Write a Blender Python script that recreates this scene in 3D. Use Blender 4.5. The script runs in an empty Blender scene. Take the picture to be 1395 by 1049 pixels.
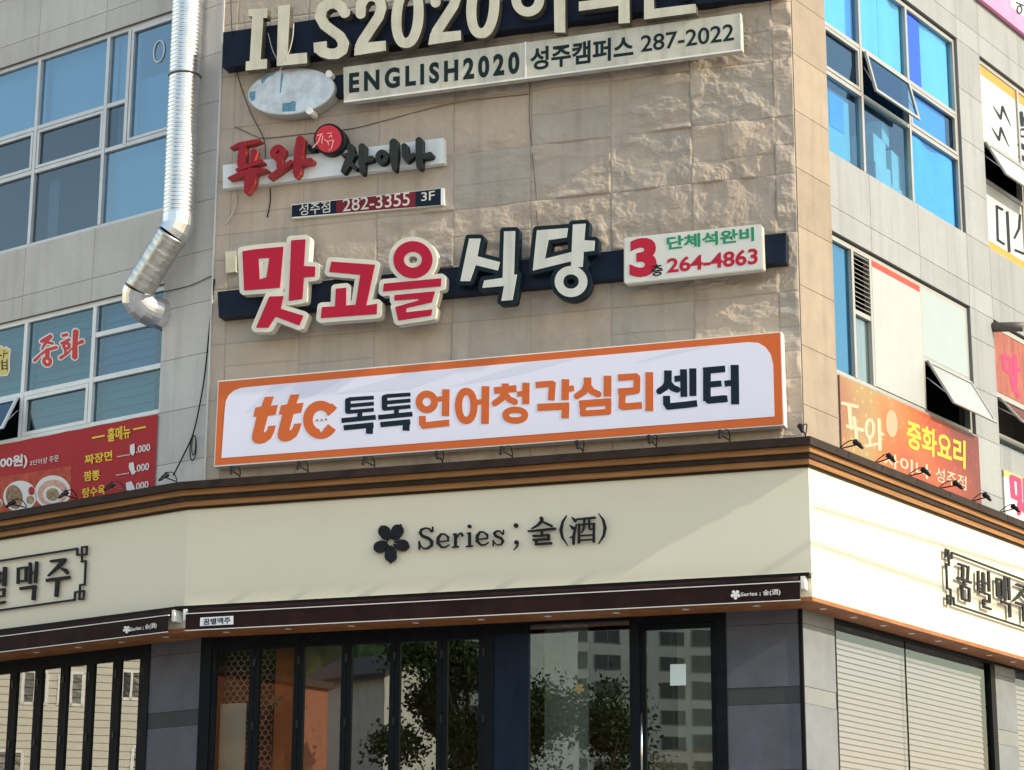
import bpy, math, random
import numpy as np
from mathutils import Vector, Matrix
from mathutils.geometry import tessellate_polygon
random.seed(7); rng = np.random.default_rng(7)
SC = bpy.context.scene; COL = SC.collection

# ------------------------------------------------------------------ camera (solved from the photograph's vanishing points)
F = 3098.7; PIT, ROLL = 0.261894, 0.004696
YL, YC, YR = -0.937979, -1.243483, 0.631717        # headings of the three facades
CX, CY = 697.5, 524.5
CAM = np.array([0, 0, 1.6])
FW = np.array([0, math.cos(PIT), math.sin(PIT)]); U0 = np.array([0, -math.sin(PIT), math.cos(PIT)]); R0 = np.array([1., 0, 0])
RT = math.cos(ROLL) * R0 + math.sin(ROLL) * U0; UP = -math.sin(ROLL) * R0 + math.cos(ROLL) * U0
cam = bpy.data.objects.new('camera', bpy.data.cameras.new('camera')); COL.objects.link(cam)
cam.matrix_world = Matrix([[RT[i], UP[i], -FW[i], CAM[i]] for i in range(3)] + [[0, 0, 0, 1]])
cam.data.sensor_width = 36; cam.data.lens = F / 1395 * 36; cam.data.clip_end = 2000; cam.data.clip_start = .1
SC.camera = cam
ZV = np.array([0, 0, 1.])
def uvec(y, s): return np.array([math.sin(y) * s, math.cos(y) * s, 0])
class Face: pass
def mkface(u, o):
    f = Face(); f.u = u; f.n = np.array([u[1], -u[0], 0]); f.o = np.array(o, float); return f
def ray(x, y): return FW + RT * (x - CX) / F - UP * (y - CY) / F
def P(f, x, y, d=0):
    """where the sight line through a point of the photo meets facade f pushed out by d: (metres along, height)"""
    r = ray(x, y); t = ((f.o + f.n * d - CAM) @ f.n) / (r @ f.n); p = CAM + r * t
    return ((p - f.o) @ f.u, p[2])
def W(f, a, z, d=0): return f.o + f.u * a + f.n * d + ZV * z
K = ray(1086, 300); K = CAM + K * (33. / np.hypot(K[0], K[1])); K[2] = 0
C = mkface(uvec(YC, -1), K); R = mkface(uvec(YR, 1), K)
AL = P(C, 291.5, 350)[0]
L = mkface(uvec(YL, -1), W(C, AL, 0))
def corner(f, df, g, dg, base):
    w = np.linalg.solve(np.array([f.n[:2], g.n[:2]]), [df, dg]); p = np.array([w[0], w[1], 0]) + base
    return (p - f.o) @ f.u, (p - g.o) @ g.u

# ------------------------------------------------------------------ light
sun_v = C.u * 1 + C.n * .096 + ZV * .585; sun_v /= np.linalg.norm(sun_v)
elev = math.asin(sun_v[2]); az = math.atan2(sun_v[0], sun_v[1])
wd = bpy.data.worlds.new('World'); SC.world = wd; wd.use_nodes = True
nt = wd.node_tree; bg = nt.nodes['Background']
sky = nt.nodes.new('ShaderNodeTexSky'); sky.sky_type = 'NISHITA'; sky.sun_disc = False
sky.sun_elevation = elev; sky.sun_rotation = az; sky.air_density = 2.2; sky.dust_density = 0.5; sky.ozone_density = 1.0
sky_tint = nt.nodes.new('ShaderNodeMix'); sky_tint.data_type = 'RGBA'; sky_tint.blend_type = 'MULTIPLY'; sky_tint.inputs['Factor'].default_value = 1; sky_tint.inputs['B'].default_value = (1.0, .955, 1.03, 1)   # slight tint on the sky colour, as a white balance
nt.links.new(sky.outputs[0], sky_tint.inputs['A']); nt.links.new(sky_tint.outputs['Result'], bg.inputs[0]); bg.inputs[1].default_value = 0.15
sl = bpy.data.lights.new('sun', 'SUN'); sl.energy = 2.9; sl.angle = math.radians(.5); sl.color = (1, .875, .63)
sun = bpy.data.objects.new('sun', sl); COL.objects.link(sun); sun.location = (30, 10, 40)
sun.rotation_euler = Vector(sun_v).to_track_quat('Z', 'Y').to_euler()
SC.view_settings.view_transform = 'Standard'; SC.view_settings.look = 'None'; SC.view_settings.gamma = 1
SC.view_settings.exposure = 0.93
SC.cycles.max_bounces = 8; SC.cycles.transparent_max_bounces = 12

# ------------------------------------------------------------------ materials
MATS = {}
def mat(name, col, rough=.6, metal=0., var=0., vscale=3., bump=0., bscale=30., island=0., spec=.2, col2=None, stretch=None, coat=0., streak=0.):
    """principled surface; var = tone mottling, island = tone change per slab, streak = vertical dirt runs"""
    if name in MATS: return MATS[name]
    if max(col) < .08 and not metal: spec = min(spec, .09)      # matt dark paint, cloth and ink
    m = bpy.data.materials.new(name); m.use_nodes = True; t = m.node_tree; N = t.nodes; LK = t.links
    b = N['Principled BSDF']; b.inputs['Roughness'].default_value = rough; b.inputs['Metallic'].default_value = metal
    b.inputs['Specular IOR Level'].default_value = spec; b.inputs['Coat Weight'].default_value = coat
    c4 = (*col, 1); b.inputs['Base Color'].default_value = c4
    tc = N.new('ShaderNodeTexCoord'); mp = N.new('ShaderNodeMapping'); LK.new(tc.outputs['Object'], mp.inputs[0])
    if stretch: mp.inputs['Scale'].default_value = stretch
    out = None
    if var or island or streak or col2:
        nz = N.new('ShaderNodeTexNoise'); nz.inputs['Scale'].default_value = vscale; nz.inputs['Detail'].default_value = 7; nz.inputs['Roughness'].default_value = .65
        LK.new(mp.outputs[0], nz.inputs['Vector'])
        mx = N.new('ShaderNodeMix'); mx.data_type = 'RGBA'
        lo = tuple(c * (1 - var) for c in col) if col2 is None else col2; hi = tuple(min(1, c * (1 + var)) for c in col) if col2 is None else col
        mx.inputs['A'].default_value = (*lo, 1); mx.inputs['B'].default_value = (*hi, 1)
        rp = N.new('ShaderNodeValToRGB'); rp.color_ramp.elements[0].position = .32; rp.color_ramp.elements[1].position = .68
        LK.new(nz.outputs['Fac'], rp.inputs[0]); LK.new(rp.outputs[0], mx.inputs['Factor']); out = mx.outputs['Result']
        if island:
            g = N.new('ShaderNodeNewGeometry'); ma = N.new('ShaderNodeMapRange'); ma.inputs['To Min'].default_value = 1 - island; ma.inputs['To Max'].default_value = 1 + island
            LK.new(g.outputs['Random Per Island'], ma.inputs['Value'])
            hs = N.new('ShaderNodeHueSaturation'); LK.new(ma.outputs[0], hs.inputs['Value']); LK.new(out, hs.inputs['Color']); out = hs.outputs[0]
        if streak:
            mp2 = N.new('ShaderNodeMapping'); mp2.inputs['Scale'].default_value = (3.2, 3.2, .22); LK.new(tc.outputs['Object'], mp2.inputs[0])
            n2 = N.new('ShaderNodeTexNoise'); n2.inputs['Scale'].default_value = 1.6; n2.inputs['Detail'].default_value = 5; LK.new(mp2.outputs[0], n2.inputs['Vector'])
            r2 = N.new('ShaderNodeMapRange'); r2.inputs['From Min'].default_value = .5; r2.inputs['From Max'].default_value = .75; r2.inputs['To Min'].default_value = 1; r2.inputs['To Max'].default_value = 1 - streak
            LK.new(n2.outputs['Fac'], r2.inputs['Value'])
            h2 = N.new('ShaderNodeHueSaturation'); LK.new(r2.outputs[0], h2.inputs['Value']); LK.new(out, h2.inputs['Color']); out = h2.outputs[0]
        LK.new(out, b.inputs['Base Color'])
    if bump:
        nb = N.new('ShaderNodeTexNoise'); nb.inputs['Scale'].default_value = bscale; nb.inputs['Detail'].default_value = 5
        LK.new(mp.outputs[0], nb.inputs['Vector']); bp = N.new('ShaderNodeBump'); bp.inputs['Strength'].default_value = bump; bp.inputs['Distance'].default_value = .01
        LK.new(nb.outputs['Fac'], bp.inputs['Height']); LK.new(bp.outputs[0], b.inputs['Normal'])
    MATS[name] = m; return m
def granite(name, col):
    if name in MATS: return MATS[name]
    m = mat(name, col, .75, var=.06, vscale=1.1, island=.07, streak=.15, bump=.06, bscale=60)
    N = m.node_tree.nodes; LK = m.node_tree.links; b = N['Principled BSDF']; src = b.inputs['Base Color'].links[0].from_socket
    tc = N['Texture Coordinate']; nz = N.new('ShaderNodeTexNoise'); nz.inputs['Scale'].default_value = 45; nz.inputs['Detail'].default_value = 3; nz.inputs['Roughness'].default_value = .8
    LK.new(tc.outputs['Object'], nz.inputs['Vector'])
    mr = N.new('ShaderNodeMapRange'); mr.inputs['From Min'].default_value = .35; mr.inputs['From Max'].default_value = .65; mr.inputs['To Min'].default_value = .89; mr.inputs['To Max'].default_value = 1.09
    LK.new(nz.outputs['Fac'], mr.inputs['Value'])
    hs = N.new('ShaderNodeHueSaturation'); LK.new(mr.outputs[0], hs.inputs['Value']); LK.new(src, hs.inputs['Color']); LK.new(hs.outputs[0], b.inputs['Base Color'])
    return m
def glass(name, tint, lo=.12, hi=.9, rough=.0, gcol=(.95, .97, 1), wav=0.):
    """tinted pane: mirror reflection (stronger at a slant) over a tinted see-through layer"""
    if name in MATS: return MATS[name]
    m = bpy.data.materials.new(name); m.use_nodes = True; t = m.node_tree; N = t.nodes; LK = t.links; N.remove(N['Principled BSDF'])
    o = N['Material Output']; mx = N.new('ShaderNodeMixShader'); tr = N.new('ShaderNodeBsdfTransparent'); tr.inputs[0].default_value = (*tint, 1)
    gl = N.new('ShaderNodeBsdfGlossy'); gl.inputs['Color'].default_value = (*gcol, 1); gl.inputs['Roughness'].default_value = rough
    fr = N.new('ShaderNodeFresnel'); fr.inputs['IOR'].default_value = 1.5
    mr = N.new('ShaderNodeMapRange'); mr.inputs['From Min'].default_value = .04; mr.inputs['From Max'].default_value = 1; mr.inputs['To Min'].default_value = lo; mr.inputs['To Max'].default_value = hi
    LK.new(fr.outputs[0], mr.inputs['Value']); LK.new(mr.outputs[0], mx.inputs[0]); LK.new(tr.outputs[0], mx.inputs[1]); LK.new(gl.outputs[0], mx.inputs[2]); LK.new(mx.outputs[0], o.inputs[0])
    if wav:
        tc = N.new('ShaderNodeTexCoord'); nb = N.new('ShaderNodeTexNoise'); nb.inputs['Scale'].default_value = 1.3; nb.inputs['Detail'].default_value = 1
        LK.new(tc.outputs['Object'], nb.inputs['Vector']); bp = N.new('ShaderNodeBump'); bp.inputs['Strength'].default_value = wav; bp.inputs['Distance'].default_value = .02
        LK.new(nb.outputs['Fac'], bp.inputs['Height']); LK.new(bp.outputs[0], gl.inputs['Normal'])
    MATS[name] = m; return m

# ------------------------------------------------------------------ object helpers
LOC = {}
def tag(o, label=None, cat=None, group=None, kind=None):
    if label: o['label'] = label
    if cat: o['category'] = cat
    if group: o['group'] = group
    if kind: o['kind'] = kind
    return o
def empty(name, loc, label=None, cat=None, group=None):
    o = bpy.data.objects.new(name, None); COL.objects.link(o); o.location = Vector(loc); o.empty_display_size = .2
    LOC[o] = np.array(loc, float); return tag(o, label, cat, group)
class MB:
    def __init__(s): s.v = []; s.f = []; s.n = 0; s.smooth = False
    def add(s, V, Fc):
        b = s.n; s.v.append(np.asarray(V, float).reshape(-1, 3)); s.n += len(s.v[-1]); s.f += [tuple(i + b for i in q) for q in Fc]; return s
    def box(s, f, a0, a1, z0, z1, d0, d1):
        V = [W(f, a, z, d) for d in (d0, d1) for z in (z0, z1) for a in (a0, a1)]
        return s.add(V, [(0, 2, 3, 1), (4, 5, 7, 6), (0, 1, 5, 4), (2, 6, 7, 3), (0, 4, 6, 2), (1, 3, 7, 5)])
    def wbox(s, c, sx, sy, sz, yaw=0):
        c = np.array(c, float); ux = np.array([math.cos(yaw), math.sin(yaw), 0]); uy = np.array([-math.sin(yaw), math.cos(yaw), 0])
        V = [c + ux * x * sx / 2 + uy * y * sy / 2 + ZV * z * sz for y in (-1, 1) for z in (0, 1) for x in (-1, 1)]
        return s.add(V, [(0, 1, 3, 2), (4, 6, 7, 5), (0, 4, 5, 1), (2, 3, 7, 6), (0, 2, 6, 4), (1, 5, 7, 3)])
    def poly(s, f, pts, d0, d1, back=True):
        tri = tessellate_polygon([[Vector((p[0], p[1], 0)) for p in pts]]); n = len(pts)
        V = [W(f, a, z, d1) for a, z in pts] + [W(f, a, z, d0) for a, z in pts]
        Fc = [tuple(t) for t in tri] + [(i, (i + 1) % n, (i + 1) % n + n, i + n) for i in range(n)]
        if back: Fc += [(t[2] + n, t[1] + n, t[0] + n) for t in tri]
        return s.add(V, Fc)
    def flat(s, f, pts, tris, d0, d1, back=False):
        """2-D filled outline (px already mapped to facade metres) thickened to a solid"""
        n = len(pts); V = [W(f, a, z, d1) for a, z in pts] + [W(f, a, z, d0) for a, z in pts]
        ec = {}
        for t in tris:
            for i in range(len(t)):
                e = (t[i], t[(i + 1) % len(t)]); k = (min(e), max(e)); ec.setdefault(k, []).append(e)
        Fc = [tuple(t) for t in tris] + [(e[0][0], e[0][1], e[0][1] + n, e[0][0] + n) for e in ec.values() if len(e) == 1]
        if back: Fc += [tuple(i + n for i in reversed(t)) for t in tris]
        return s.add(V, Fc)
    def tube(s, pts, rad, seg=8, cap=True):
        pts = [np.array(p, float) for p in pts]; n = len(pts); rads = rad if hasattr(rad, '__len__') else [rad] * n
        prev = None; V = []
        for i in range(n):
            t = pts[min(i + 1, n - 1)] - pts[max(i - 1, 0)]; t = t / (np.linalg.norm(t) + 1e-9)
            ref = prev if prev is not None else (ZV if abs(t[2]) < .9 else np.array([1., 0, 0]))
            x = np.cross(t, ref) if prev is None else prev - t * (prev @ t)
            x /= np.linalg.norm(x) + 1e-9; prev = x; y = np.cross(t, x)
            for k in range(seg):
                an = 2 * math.pi * k / seg; V.append(pts[i] + (x * math.cos(an) + y * math.sin(an)) * rads[i])
        Fc = [(i * seg + k, i * seg + (k + 1) % seg, (i + 1) * seg + (k + 1) % seg, (i + 1) * seg + k) for i in range(n - 1) for k in range(seg)]
        if cap: Fc += [tuple(range(seg - 1, -1, -1)), tuple((n - 1) * seg + k for k in range(seg))]
        s.smooth = True; return s.add(V, Fc)
    def build(s, name, m, parent=None, origin=None, **tg):
        V = np.concatenate(s.v)
        if parent is not None: o0 = LOC[parent]
        else: o0 = np.array(origin if origin is not None else [*(V.min(0) + V.max(0))[:2] / 2, V[:, 2].min()])
        me = bpy.data.meshes.new(name); me.from_pydata((V - o0).tolist(), [], s.f); me.materials.append(m)
        if s.smooth:
            me.polygons.foreach_set('use_smooth', [len(p) <= 4 for p in s.f])
        o = bpy.data.objects.new(name, me); COL.objects.link(o)
        if parent is not None: o.parent = parent
        else: o.location = Vector(o0)
        LOC[o] = o0; return tag(o, **tg)
def sweep(mb, prof, faces='LCR'):
    """rectangular moulding (d0,d1,z0,z1) run round the three facades with mitred corners"""
    d0, d1, z0, z1 = prof
    def ring(d):
        dr = d * RS if d > 0 else d
        aC, aR = corner(C, d, R, dr, K); aL, aC2 = corner(L, d, C, d, L.o)
        return [W(L, LEND, 0, d), W(L, aL, 0, d), W(C, aC, 0, d), W(R, REND, 0, dr)]
    o, i = ring(d1), ring(d0)
    for k in range(3):
        V = [p + ZV * z for p in (i[k], i[k + 1], o[k], o[k + 1]) for z in (z0, z1)]
        mb.add(V, [(4, 6, 7, 5), (0, 1, 3, 2), (0, 2, 6, 4), (1, 5, 7, 3)] + ([(0, 4, 5, 1)] if k == 0 else []) + ([(2, 3, 7, 6)] if k == 2 else []))
    return mb
LEND, REND = -13.5, 14.0; RS = .62          # wall ends; the band stands out less on the right-hand side

# ------------------------------------------------------------------ lettering: traced strokes -> distance field -> outline
def sd_poly(X, Y, pts):
    pts = np.array(pts, float); d = np.full(X.shape, 1e9); s = np.ones(X.shape)
    n = len(pts); j = n - 1
    for i in range(n):
        e = pts[j] - pts[i]; wx = X - pts[i, 0]; wy = Y - pts[i, 1]
        t = np.clip((wx * e[0] + wy * e[1]) / (e @ e + 1e-12), 0, 1); bx = wx - e[0] * t; by = wy - e[1] * t
        d = np.minimum(d, bx * bx + by * by)
        c1 = Y >= pts[i, 1]; c2 = Y < pts[j, 1]; c3 = e[0] * wy > e[1] * wx
        s = np.where((c1 & c2 & c3) | (~c1 & ~c2 & ~c3), -s, s); j = i
    return s * np.sqrt(d)
def sd_ell(X, Y, cx, cy, rx, ry, rot=0):
    c, s = math.cos(rot), math.sin(rot); x = (X - cx) * c + (Y - cy) * s; y = -(X - cx) * s + (Y - cy) * c
    k = np.hypot(x / rx, y / ry) + 1e-6; g = np.hypot(x / rx ** 2, y / ry ** 2) + 1e-9
    return np.maximum(k * (k - 1) / g, -min(rx, ry))
def sd_cap(X, Y, p, q, w0, w1):
    ex, ey = q[0] - p[0], q[1] - p[1]; t = np.clip(((X - p[0]) * ex + (Y - p[1]) * ey) / (ex * ex + ey * ey + 1e-9), 0, 1)
    return np.hypot(X - p[0] - ex * t, Y - p[1] - ey * t) - (w0 + (w1 - w0) * t) / 2
def sd_box(X, Y, p, q, w):
    ex, ey = q[0] - p[0], q[1] - p[1]; l = math.hypot(ex, ey); ex /= l; ey /= l
    mx, my = (p[0] + q[0]) / 2, (p[1] + q[1]) / 2
    u = np.abs((X - mx) * ex + (Y - my) * ey) - l / 2; v = np.abs(-(X - mx) * ey + (Y - my) * ex) - w / 2
    return np.hypot(np.maximum(u, 0), np.maximum(v, 0)) + np.minimum(np.maximum(u, v), 0)
def field(X, Y, prims):
    f = np.full(X.shape, 1e9)
    for p in prims:
        k = p[0]; neg = k.startswith('-'); k = k[-1]
        if k == 'p': d = sd_poly(X, Y, p[1])
        elif k == 'o': d = np.abs(sd_ell(X, Y, *p[1:5], *(p[6:7] or ()))) - p[5] / 2
        elif k == 'e': d = sd_ell(X, Y, *p[1:])
        elif k == 's':
            d = np.full(X.shape, 1e9)
            for a, b in zip(p[2][:-1], p[2][1:]): d = np.minimum(d, sd_cap(X, Y, a, b, p[1], p[1]))
        elif k == 'v':
            d = np.full(X.shape, 1e9)
            for a, b in zip(p[1][:-1], p[1][1:]): d = np.minimum(d, sd_cap(X, Y, a, b, a[2], b[2]))
        elif k == 'b':
            d = np.full(X.shape, 1e9); q = p[2]
            for a, b in zip(q[:-1], q[1:]): d = np.minimum(d, sd_box(X, Y, a, b, p[1]))
            for a in q[1:-1]: d = np.minimum(d, np.hypot(X - a[0], Y - a[1]) - p[1] / 2)
        f = np.maximum(f, -d) if neg else np.minimum(f, d)
    return f
def T(prims, s, ox, oy, dx=0, dy=0):
    """strokes traced on an enlarged crop -> photo pixels"""
    o = []
    pt = lambda q: tuple([(q[0] + dx) / s + ox, (q[1] + dy) / s + oy] + [c / s for c in q[2:]])
    for p in prims:
        k = p[0][-1]
        if k == 'p': o.append((p[0], [pt(q) for q in p[1]]))
        elif k in 'oe': o.append((p[0], *pt(p[1:3]), *[c / s for c in p[3:5]], *([p[5] / s] if k == 'o' else p[5:6]), *(p[6:7] if k == 'o' else ())))
        elif k in 'sb': o.append((p[0], p[1] / s, [pt(q) for q in p[2]]))
        elif k == 'v': o.append((p[0], [pt(q) for q in p[1]]))
    return o
def extent(prims):
    xs = []; ys = []
    for p in prims:
        k = p[0][-1]
        if k == 'p': q = p[1]; w = 0
        elif k in 'oe': r = max(p[3], p[4]); q = [(p[1] - r, p[2] - r), (p[1] + r, p[2] + r)]; w = p[5] if k == 'o' else 0
        elif k in 'sb': q = p[2]; w = p[1]
        else: q = p[1]; w = max(c[2] for c in q)
        for c in q: xs += [c[0] - w, c[0] + w]; ys += [c[1] - w, c[1] + w]
    return min(xs), min(ys), max(xs), max(ys)
def outline(prims, iso=0., h=.4):
    x0, y0, x1, y1 = extent(prims); m = abs(iso) + 3 * h
    gx = np.arange(x0 - m, x1 + m + h, h); gy = np.arange(y0 - m, y1 + m + h, h); X, Y = np.meshgrid(gx, gy)
    f = field(X, Y, prims) - iso; f[f == 0] = 1e-6; ins = f < 0
    c = ins[:-1, :-1] * 1 + ins[:-1, 1:] * 2 + ins[1:, 1:] * 4 + ins[1:, :-1] * 8
    TB = {1: [(3, 0)], 2: [(0, 1)], 3: [(3, 1)], 4: [(1, 2)], 5: [(3, 2), (1, 0)], 6: [(0, 2)], 7: [(3, 2)], 8: [(2, 3)], 9: [(2, 0)], 10: [(0, 3), (2, 1)], 11: [(2, 1)], 12: [(1, 3)], 13: [(1, 0)], 14: [(0, 3)]}
    def epos(k):
        t, i, j = k
        if t == 0: a, b = f[i, j], f[i, j + 1]; u = a / (a - b); return (gx[j] + h * u, gy[i])
        a, b = f[i, j], f[i + 1, j]; u = a / (a - b); return (gx[j], gy[i] + h * u)
    nxt = {}
    for i, j in zip(*np.nonzero((c > 0) & (c < 15))):
        E = [(0, i, j), (1, i, j + 1), (0, i + 1, j), (1, i, j)]
        for a, b in TB[c[i, j]]: nxt[E[a]] = E[b]
    loops = []
    while nxt:
        k0 = next(iter(nxt)); lp = []; k = k0
        while k in nxt: lp.append(epos(k)); k = nxt.pop(k)
        pts = lp
        for _ in range(6):      # thin out nearly straight runs
            n = len(pts)
            if n < 8: break
            keep = []; skip = False
            for q in range(n):
                a, b, e = pts[q - 1], pts[q], pts[(q + 1) % n]
                l = math.hypot(e[0] - a[0], e[1] - a[1]) + 1e-9
                dd = abs((b[0] - a[0]) * (e[1] - a[1]) - (b[1] - a[1]) * (e[0] - a[0])) / l
                if dd < .05 and not skip: skip = True
                else: keep.append(b); skip = False
            if len(keep) == n: break
            pts = keep
        if len(pts) >= 3:
            ar = abs(sum(pts[q - 1][0] * pts[q][1] - pts[q][0] * pts[q - 1][1] for q in range(len(pts)))) / 2
            if ar > .4: loops.append(pts)
    return loops
def inside(p, l):
    r = False
    for (x0, y0), (x1, y1) in zip(l, l[1:] + l[:1]):
        if (y0 > p[1]) != (y1 > p[1]) and p[0] < (x1 - x0) * (p[1] - y0) / (y1 - y0) + x0: r = not r
    return r
def area(l): return sum(a[0] * b[1] - b[0] * a[1] for a, b in zip(l, l[1:] + l[:1])) / 2
def fill(loops):
    """each outer ring is filled on its own, less the holes that lie directly in it"""
    dep = [sum(inside(l[0], m) for m in loops if m is not l) for l in loops]; pts = []; tris = []
    for l, dl_ in zip(loops, dep):
        if dl_ % 2: continue
        ring = list(l) if area(l) > 0 else list(l)[::-1]
        hs = sorted((m if area(m) < 0 else m[::-1] for m, dm in zip(loops, dep) if dm == dl_ + 1 and inside(m[0], l)), key=lambda m: -max(p[0] for p in m))
        for h in hs:      # cut a slit from each hole to the ring so that one simple outline is left
            i = max(range(len(h)), key=lambda k: h[k][0]); hx, hy = h[i]; best = None
            for k in range(len(ring)):
                (x0, y0), (x1, y1) = ring[k], ring[(k + 1) % len(ring)]
                if (y0 <= hy < y1) or (y1 <= hy < y0):
                    x = x0 + (x1 - x0) * (hy - y0) / (y1 - y0)
                    if x >= hx and (best is None or x < best[0]): best = (x, k)
            if best is None: continue
            x, k = best; e = 1e-4
            ring = ring[:k + 1] + [(x, hy)] + h[i:] + h[:i] + [(hx, hy + e), (x, hy + e)] + ring[k + 1:]
        b = len(pts); tr = tessellate_polygon([[Vector((x, y, 0)) for x, y in ring]]); pts += ring; tris += [tuple(i + b for i in t) for t in tr]
    return pts, tris
def glyph(mb, f, prims, d0, d1, iso=0., h=.4, back=False):
    lo = outline(prims, iso, h)
    if not lo: return mb
    pts, tr = fill(lo); return mb.flat(f, [P(f, x, y, d1) for x, y in pts], tr, d0, d1, back)
def typeset(mb, f, body, TL, TR, BL, BR, d0, d1, bold=0., space=1.):
    """type with the built-in font, fitted into four corners seen in the photo"""
    c = bpy.data.curves.new('type', 'FONT'); c.body = body; c.resolution_u = 4; c.offset = bold; c.space_character = space
    o = bpy.data.objects.new('type', c); COL.objects.link(o); dg = bpy.context.evaluated_depsgraph_get(); dg.update()
    me = bpy.data.meshes.new_from_object(o.evaluated_get(dg)); V = np.array([v.co[:2] for v in me.vertices]); Fs = [tuple(p.vertices) for p in me.polygons]
    bpy.data.objects.remove(o); bpy.data.curves.remove(c); bpy.data.meshes.remove(me)
    mn, mx = V.min(0), V.max(0); q = (V - mn) / (mx - mn); TL, TR, BL, BR = map(np.array, (TL, TR, BL, BR)); pts = []
    for u, v in q:
        p = (TL * (1 - u) + TR * u) * v + (BL * (1 - u) + BR * u) * (1 - v); pts.append(P(f, p[0], p[1], d1))
    return mb.flat(f, pts, Fs, d0, d1)
def quad(f, TL, TR, BL, BR, d): return [P(f, *TL, d), P(f, *TR, d), P(f, *BR, d), P(f, *BL, d)]
def rect(f, TL, BR, d=0):
    a0, z1 = P(f, *TL, d); a1, z0 = P(f, *BR, d); return a0, a1, z0, z1
def base(f, pts, d): return W(f, sum(p[0] for p in pts) / len(pts), min(p[1] for p in pts), d)

# ------------------------------------------------------------------ materials used
M_gran = granite('grey_granite', (.50, .485, .475)); M_granr = granite('granite_toned_for_sun', (.285, .30, .315))  # same granite: shaded side lightened, sunlit side darkened in colour to even the light
M_dark = mat('dark_gap', (.17, .165, .16), .9)
M_alu = mat('aluminium_frame', (.52, .53, .55), .4, .35, var=.08)
M_alub = mat('white_aluminium', (.62, .64, .66), .4, .2, var=.06)
M_blk = mat('black_frame', (.006, .008, .011), .45, 0, var=.3, vscale=5, spec=.2)
M_navy = mat('navy_panel', (.010, .018, .036), .45, 0, spec=.25, var=.25, vscale=2, streak=.3)
M_fascia = mat('cream_fascia', (.69, .645, .52), .55, var=.025, vscale=.4)
M_wood = mat('cornice_wood', (.30, .145, .055), .55, var=.3, vscale=2.2, stretch=(.5, .5, 14))
M_woodd = mat('cornice_brown', (.035, .024, .020), .5, var=.25, vscale=3)
M_soff = mat('soffit_wood', (.33, .13, .05), .5, var=.25, vscale=3, stretch=(1, 1, 6))
M_awn = mat('awning_cloth', (.022, .010, .010), .6, var=.3, vscale=2.5, bump=.5, bscale=4)
M_awnd = mat('awning_track', (.008, .008, .009), .5)
M_white = mat('white_plastic', (.78, .78, .76), .45, var=.04)
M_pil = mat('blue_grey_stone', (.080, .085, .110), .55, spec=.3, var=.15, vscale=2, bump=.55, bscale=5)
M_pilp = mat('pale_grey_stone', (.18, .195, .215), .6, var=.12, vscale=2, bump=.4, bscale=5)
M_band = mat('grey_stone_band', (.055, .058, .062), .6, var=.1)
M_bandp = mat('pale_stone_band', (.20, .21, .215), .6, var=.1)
M_galv = mat('galvanised_steel', (.72, .74, .77), .32, 1., var=.1, vscale=5, bump=.12, bscale=14)
M_cabg = mat('dusty_cable', (.10, .085, .075), .7); M_cable = mat('cable_black', (.015, .015, .016), .6); M_cablep = mat('cable_pale', (.55, .53, .48), .6)
M_room = mat('room_wall', (.35, .36, .38), .9, var=.1); M_roomb = mat('bright_room_wall', (.72, .76, .80), .9, var=.05)
G_left = glass('left_glass', (.40, .58, .70), .25, .95, gcol=(.55, .80, 1), wav=.10)
G_leftb = glass('left_sash_glass', (.36, .46, .54), .13, .95, gcol=(.6, .75, .9), wav=.03); G_left2 = glass('left_lower_glass', (.30, .55, .64), .13, .95, gcol=(.6, .8, .95), wav=.05)
G_shopi = glass('see_through_glass', (.75, .74, .70), .07, .9, gcol=(.86, .9, .88), wav=.012)
G_right = glass('right_glass', (.36, .67, .88), .13, .95, gcol=(.58, .80, 1), rough=.0, wav=.03)
G_shop = glass('shop_glass', (.72, .76, .74), .28, .95, gcol=(.86, .9, .88), wav=.012)
G_shopm = glass('shop_mirror_glass', (.6, .64, .62), .30, .95, gcol=(.9, .93, .9), wav=.015)

# ------------------------------------------------------------------ ground and street
def gz(x, y): return 3.85 * min(1, max(0, (y - 6) / 20)) ** 1.2
g = MB(); NX, NY = 60, 60; gx = np.linspace(-600, 600, NX); gxs = np.sign(gx) * np.abs(gx / 600) ** 2 * 600
V = [(x, y + 15, gz(x, y + 15)) for y in gxs for x in gxs]
g.add(V, [(j * NX + i, j * NX + i + 1, (j + 1) * NX + i + 1, (j + 1) * NX + i) for j in range(NY - 1) for i in range(NX - 1)])
g.build('ground', mat('asphalt', (.26, .255, .25), .9, var=.15, vscale=.8), kind='structure', origin=(0, 0, 0))

# ------------------------------------------------------------------ the building
B = empty('commercial_building', W(C, -4.9, 3.85, -.2), 'corner commercial building with brown stone corner face, grey granite sides and cream shop band', 'building')
TOP = 20.6
def slabs(name, f, recs, m, d=0., gap=.009, th=.05):
    mb = MB(); bk = MB()
    for a0, a1, z0, z1 in recs:
        mb.box(f, a0 + gap / 2, a1 - gap / 2, z0 + gap / 2, z1 - gap / 2, d - th, d); bk.box(f, a0, a1, z0, z1, d - .3, d - .014)
    o = mb.build(name, m, B); bk.build('wall_backing', M_dark, B); return o
def grid(a_, z_): return [(a0, a1, z0, z1) for a0, a1 in zip(a_[:-1], a_[1:]) for z0, z1 in zip(z_[:-1], z_[1:])]
W3, W2 = (14.46, 18.14), (10.885, 13.13)
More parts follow.
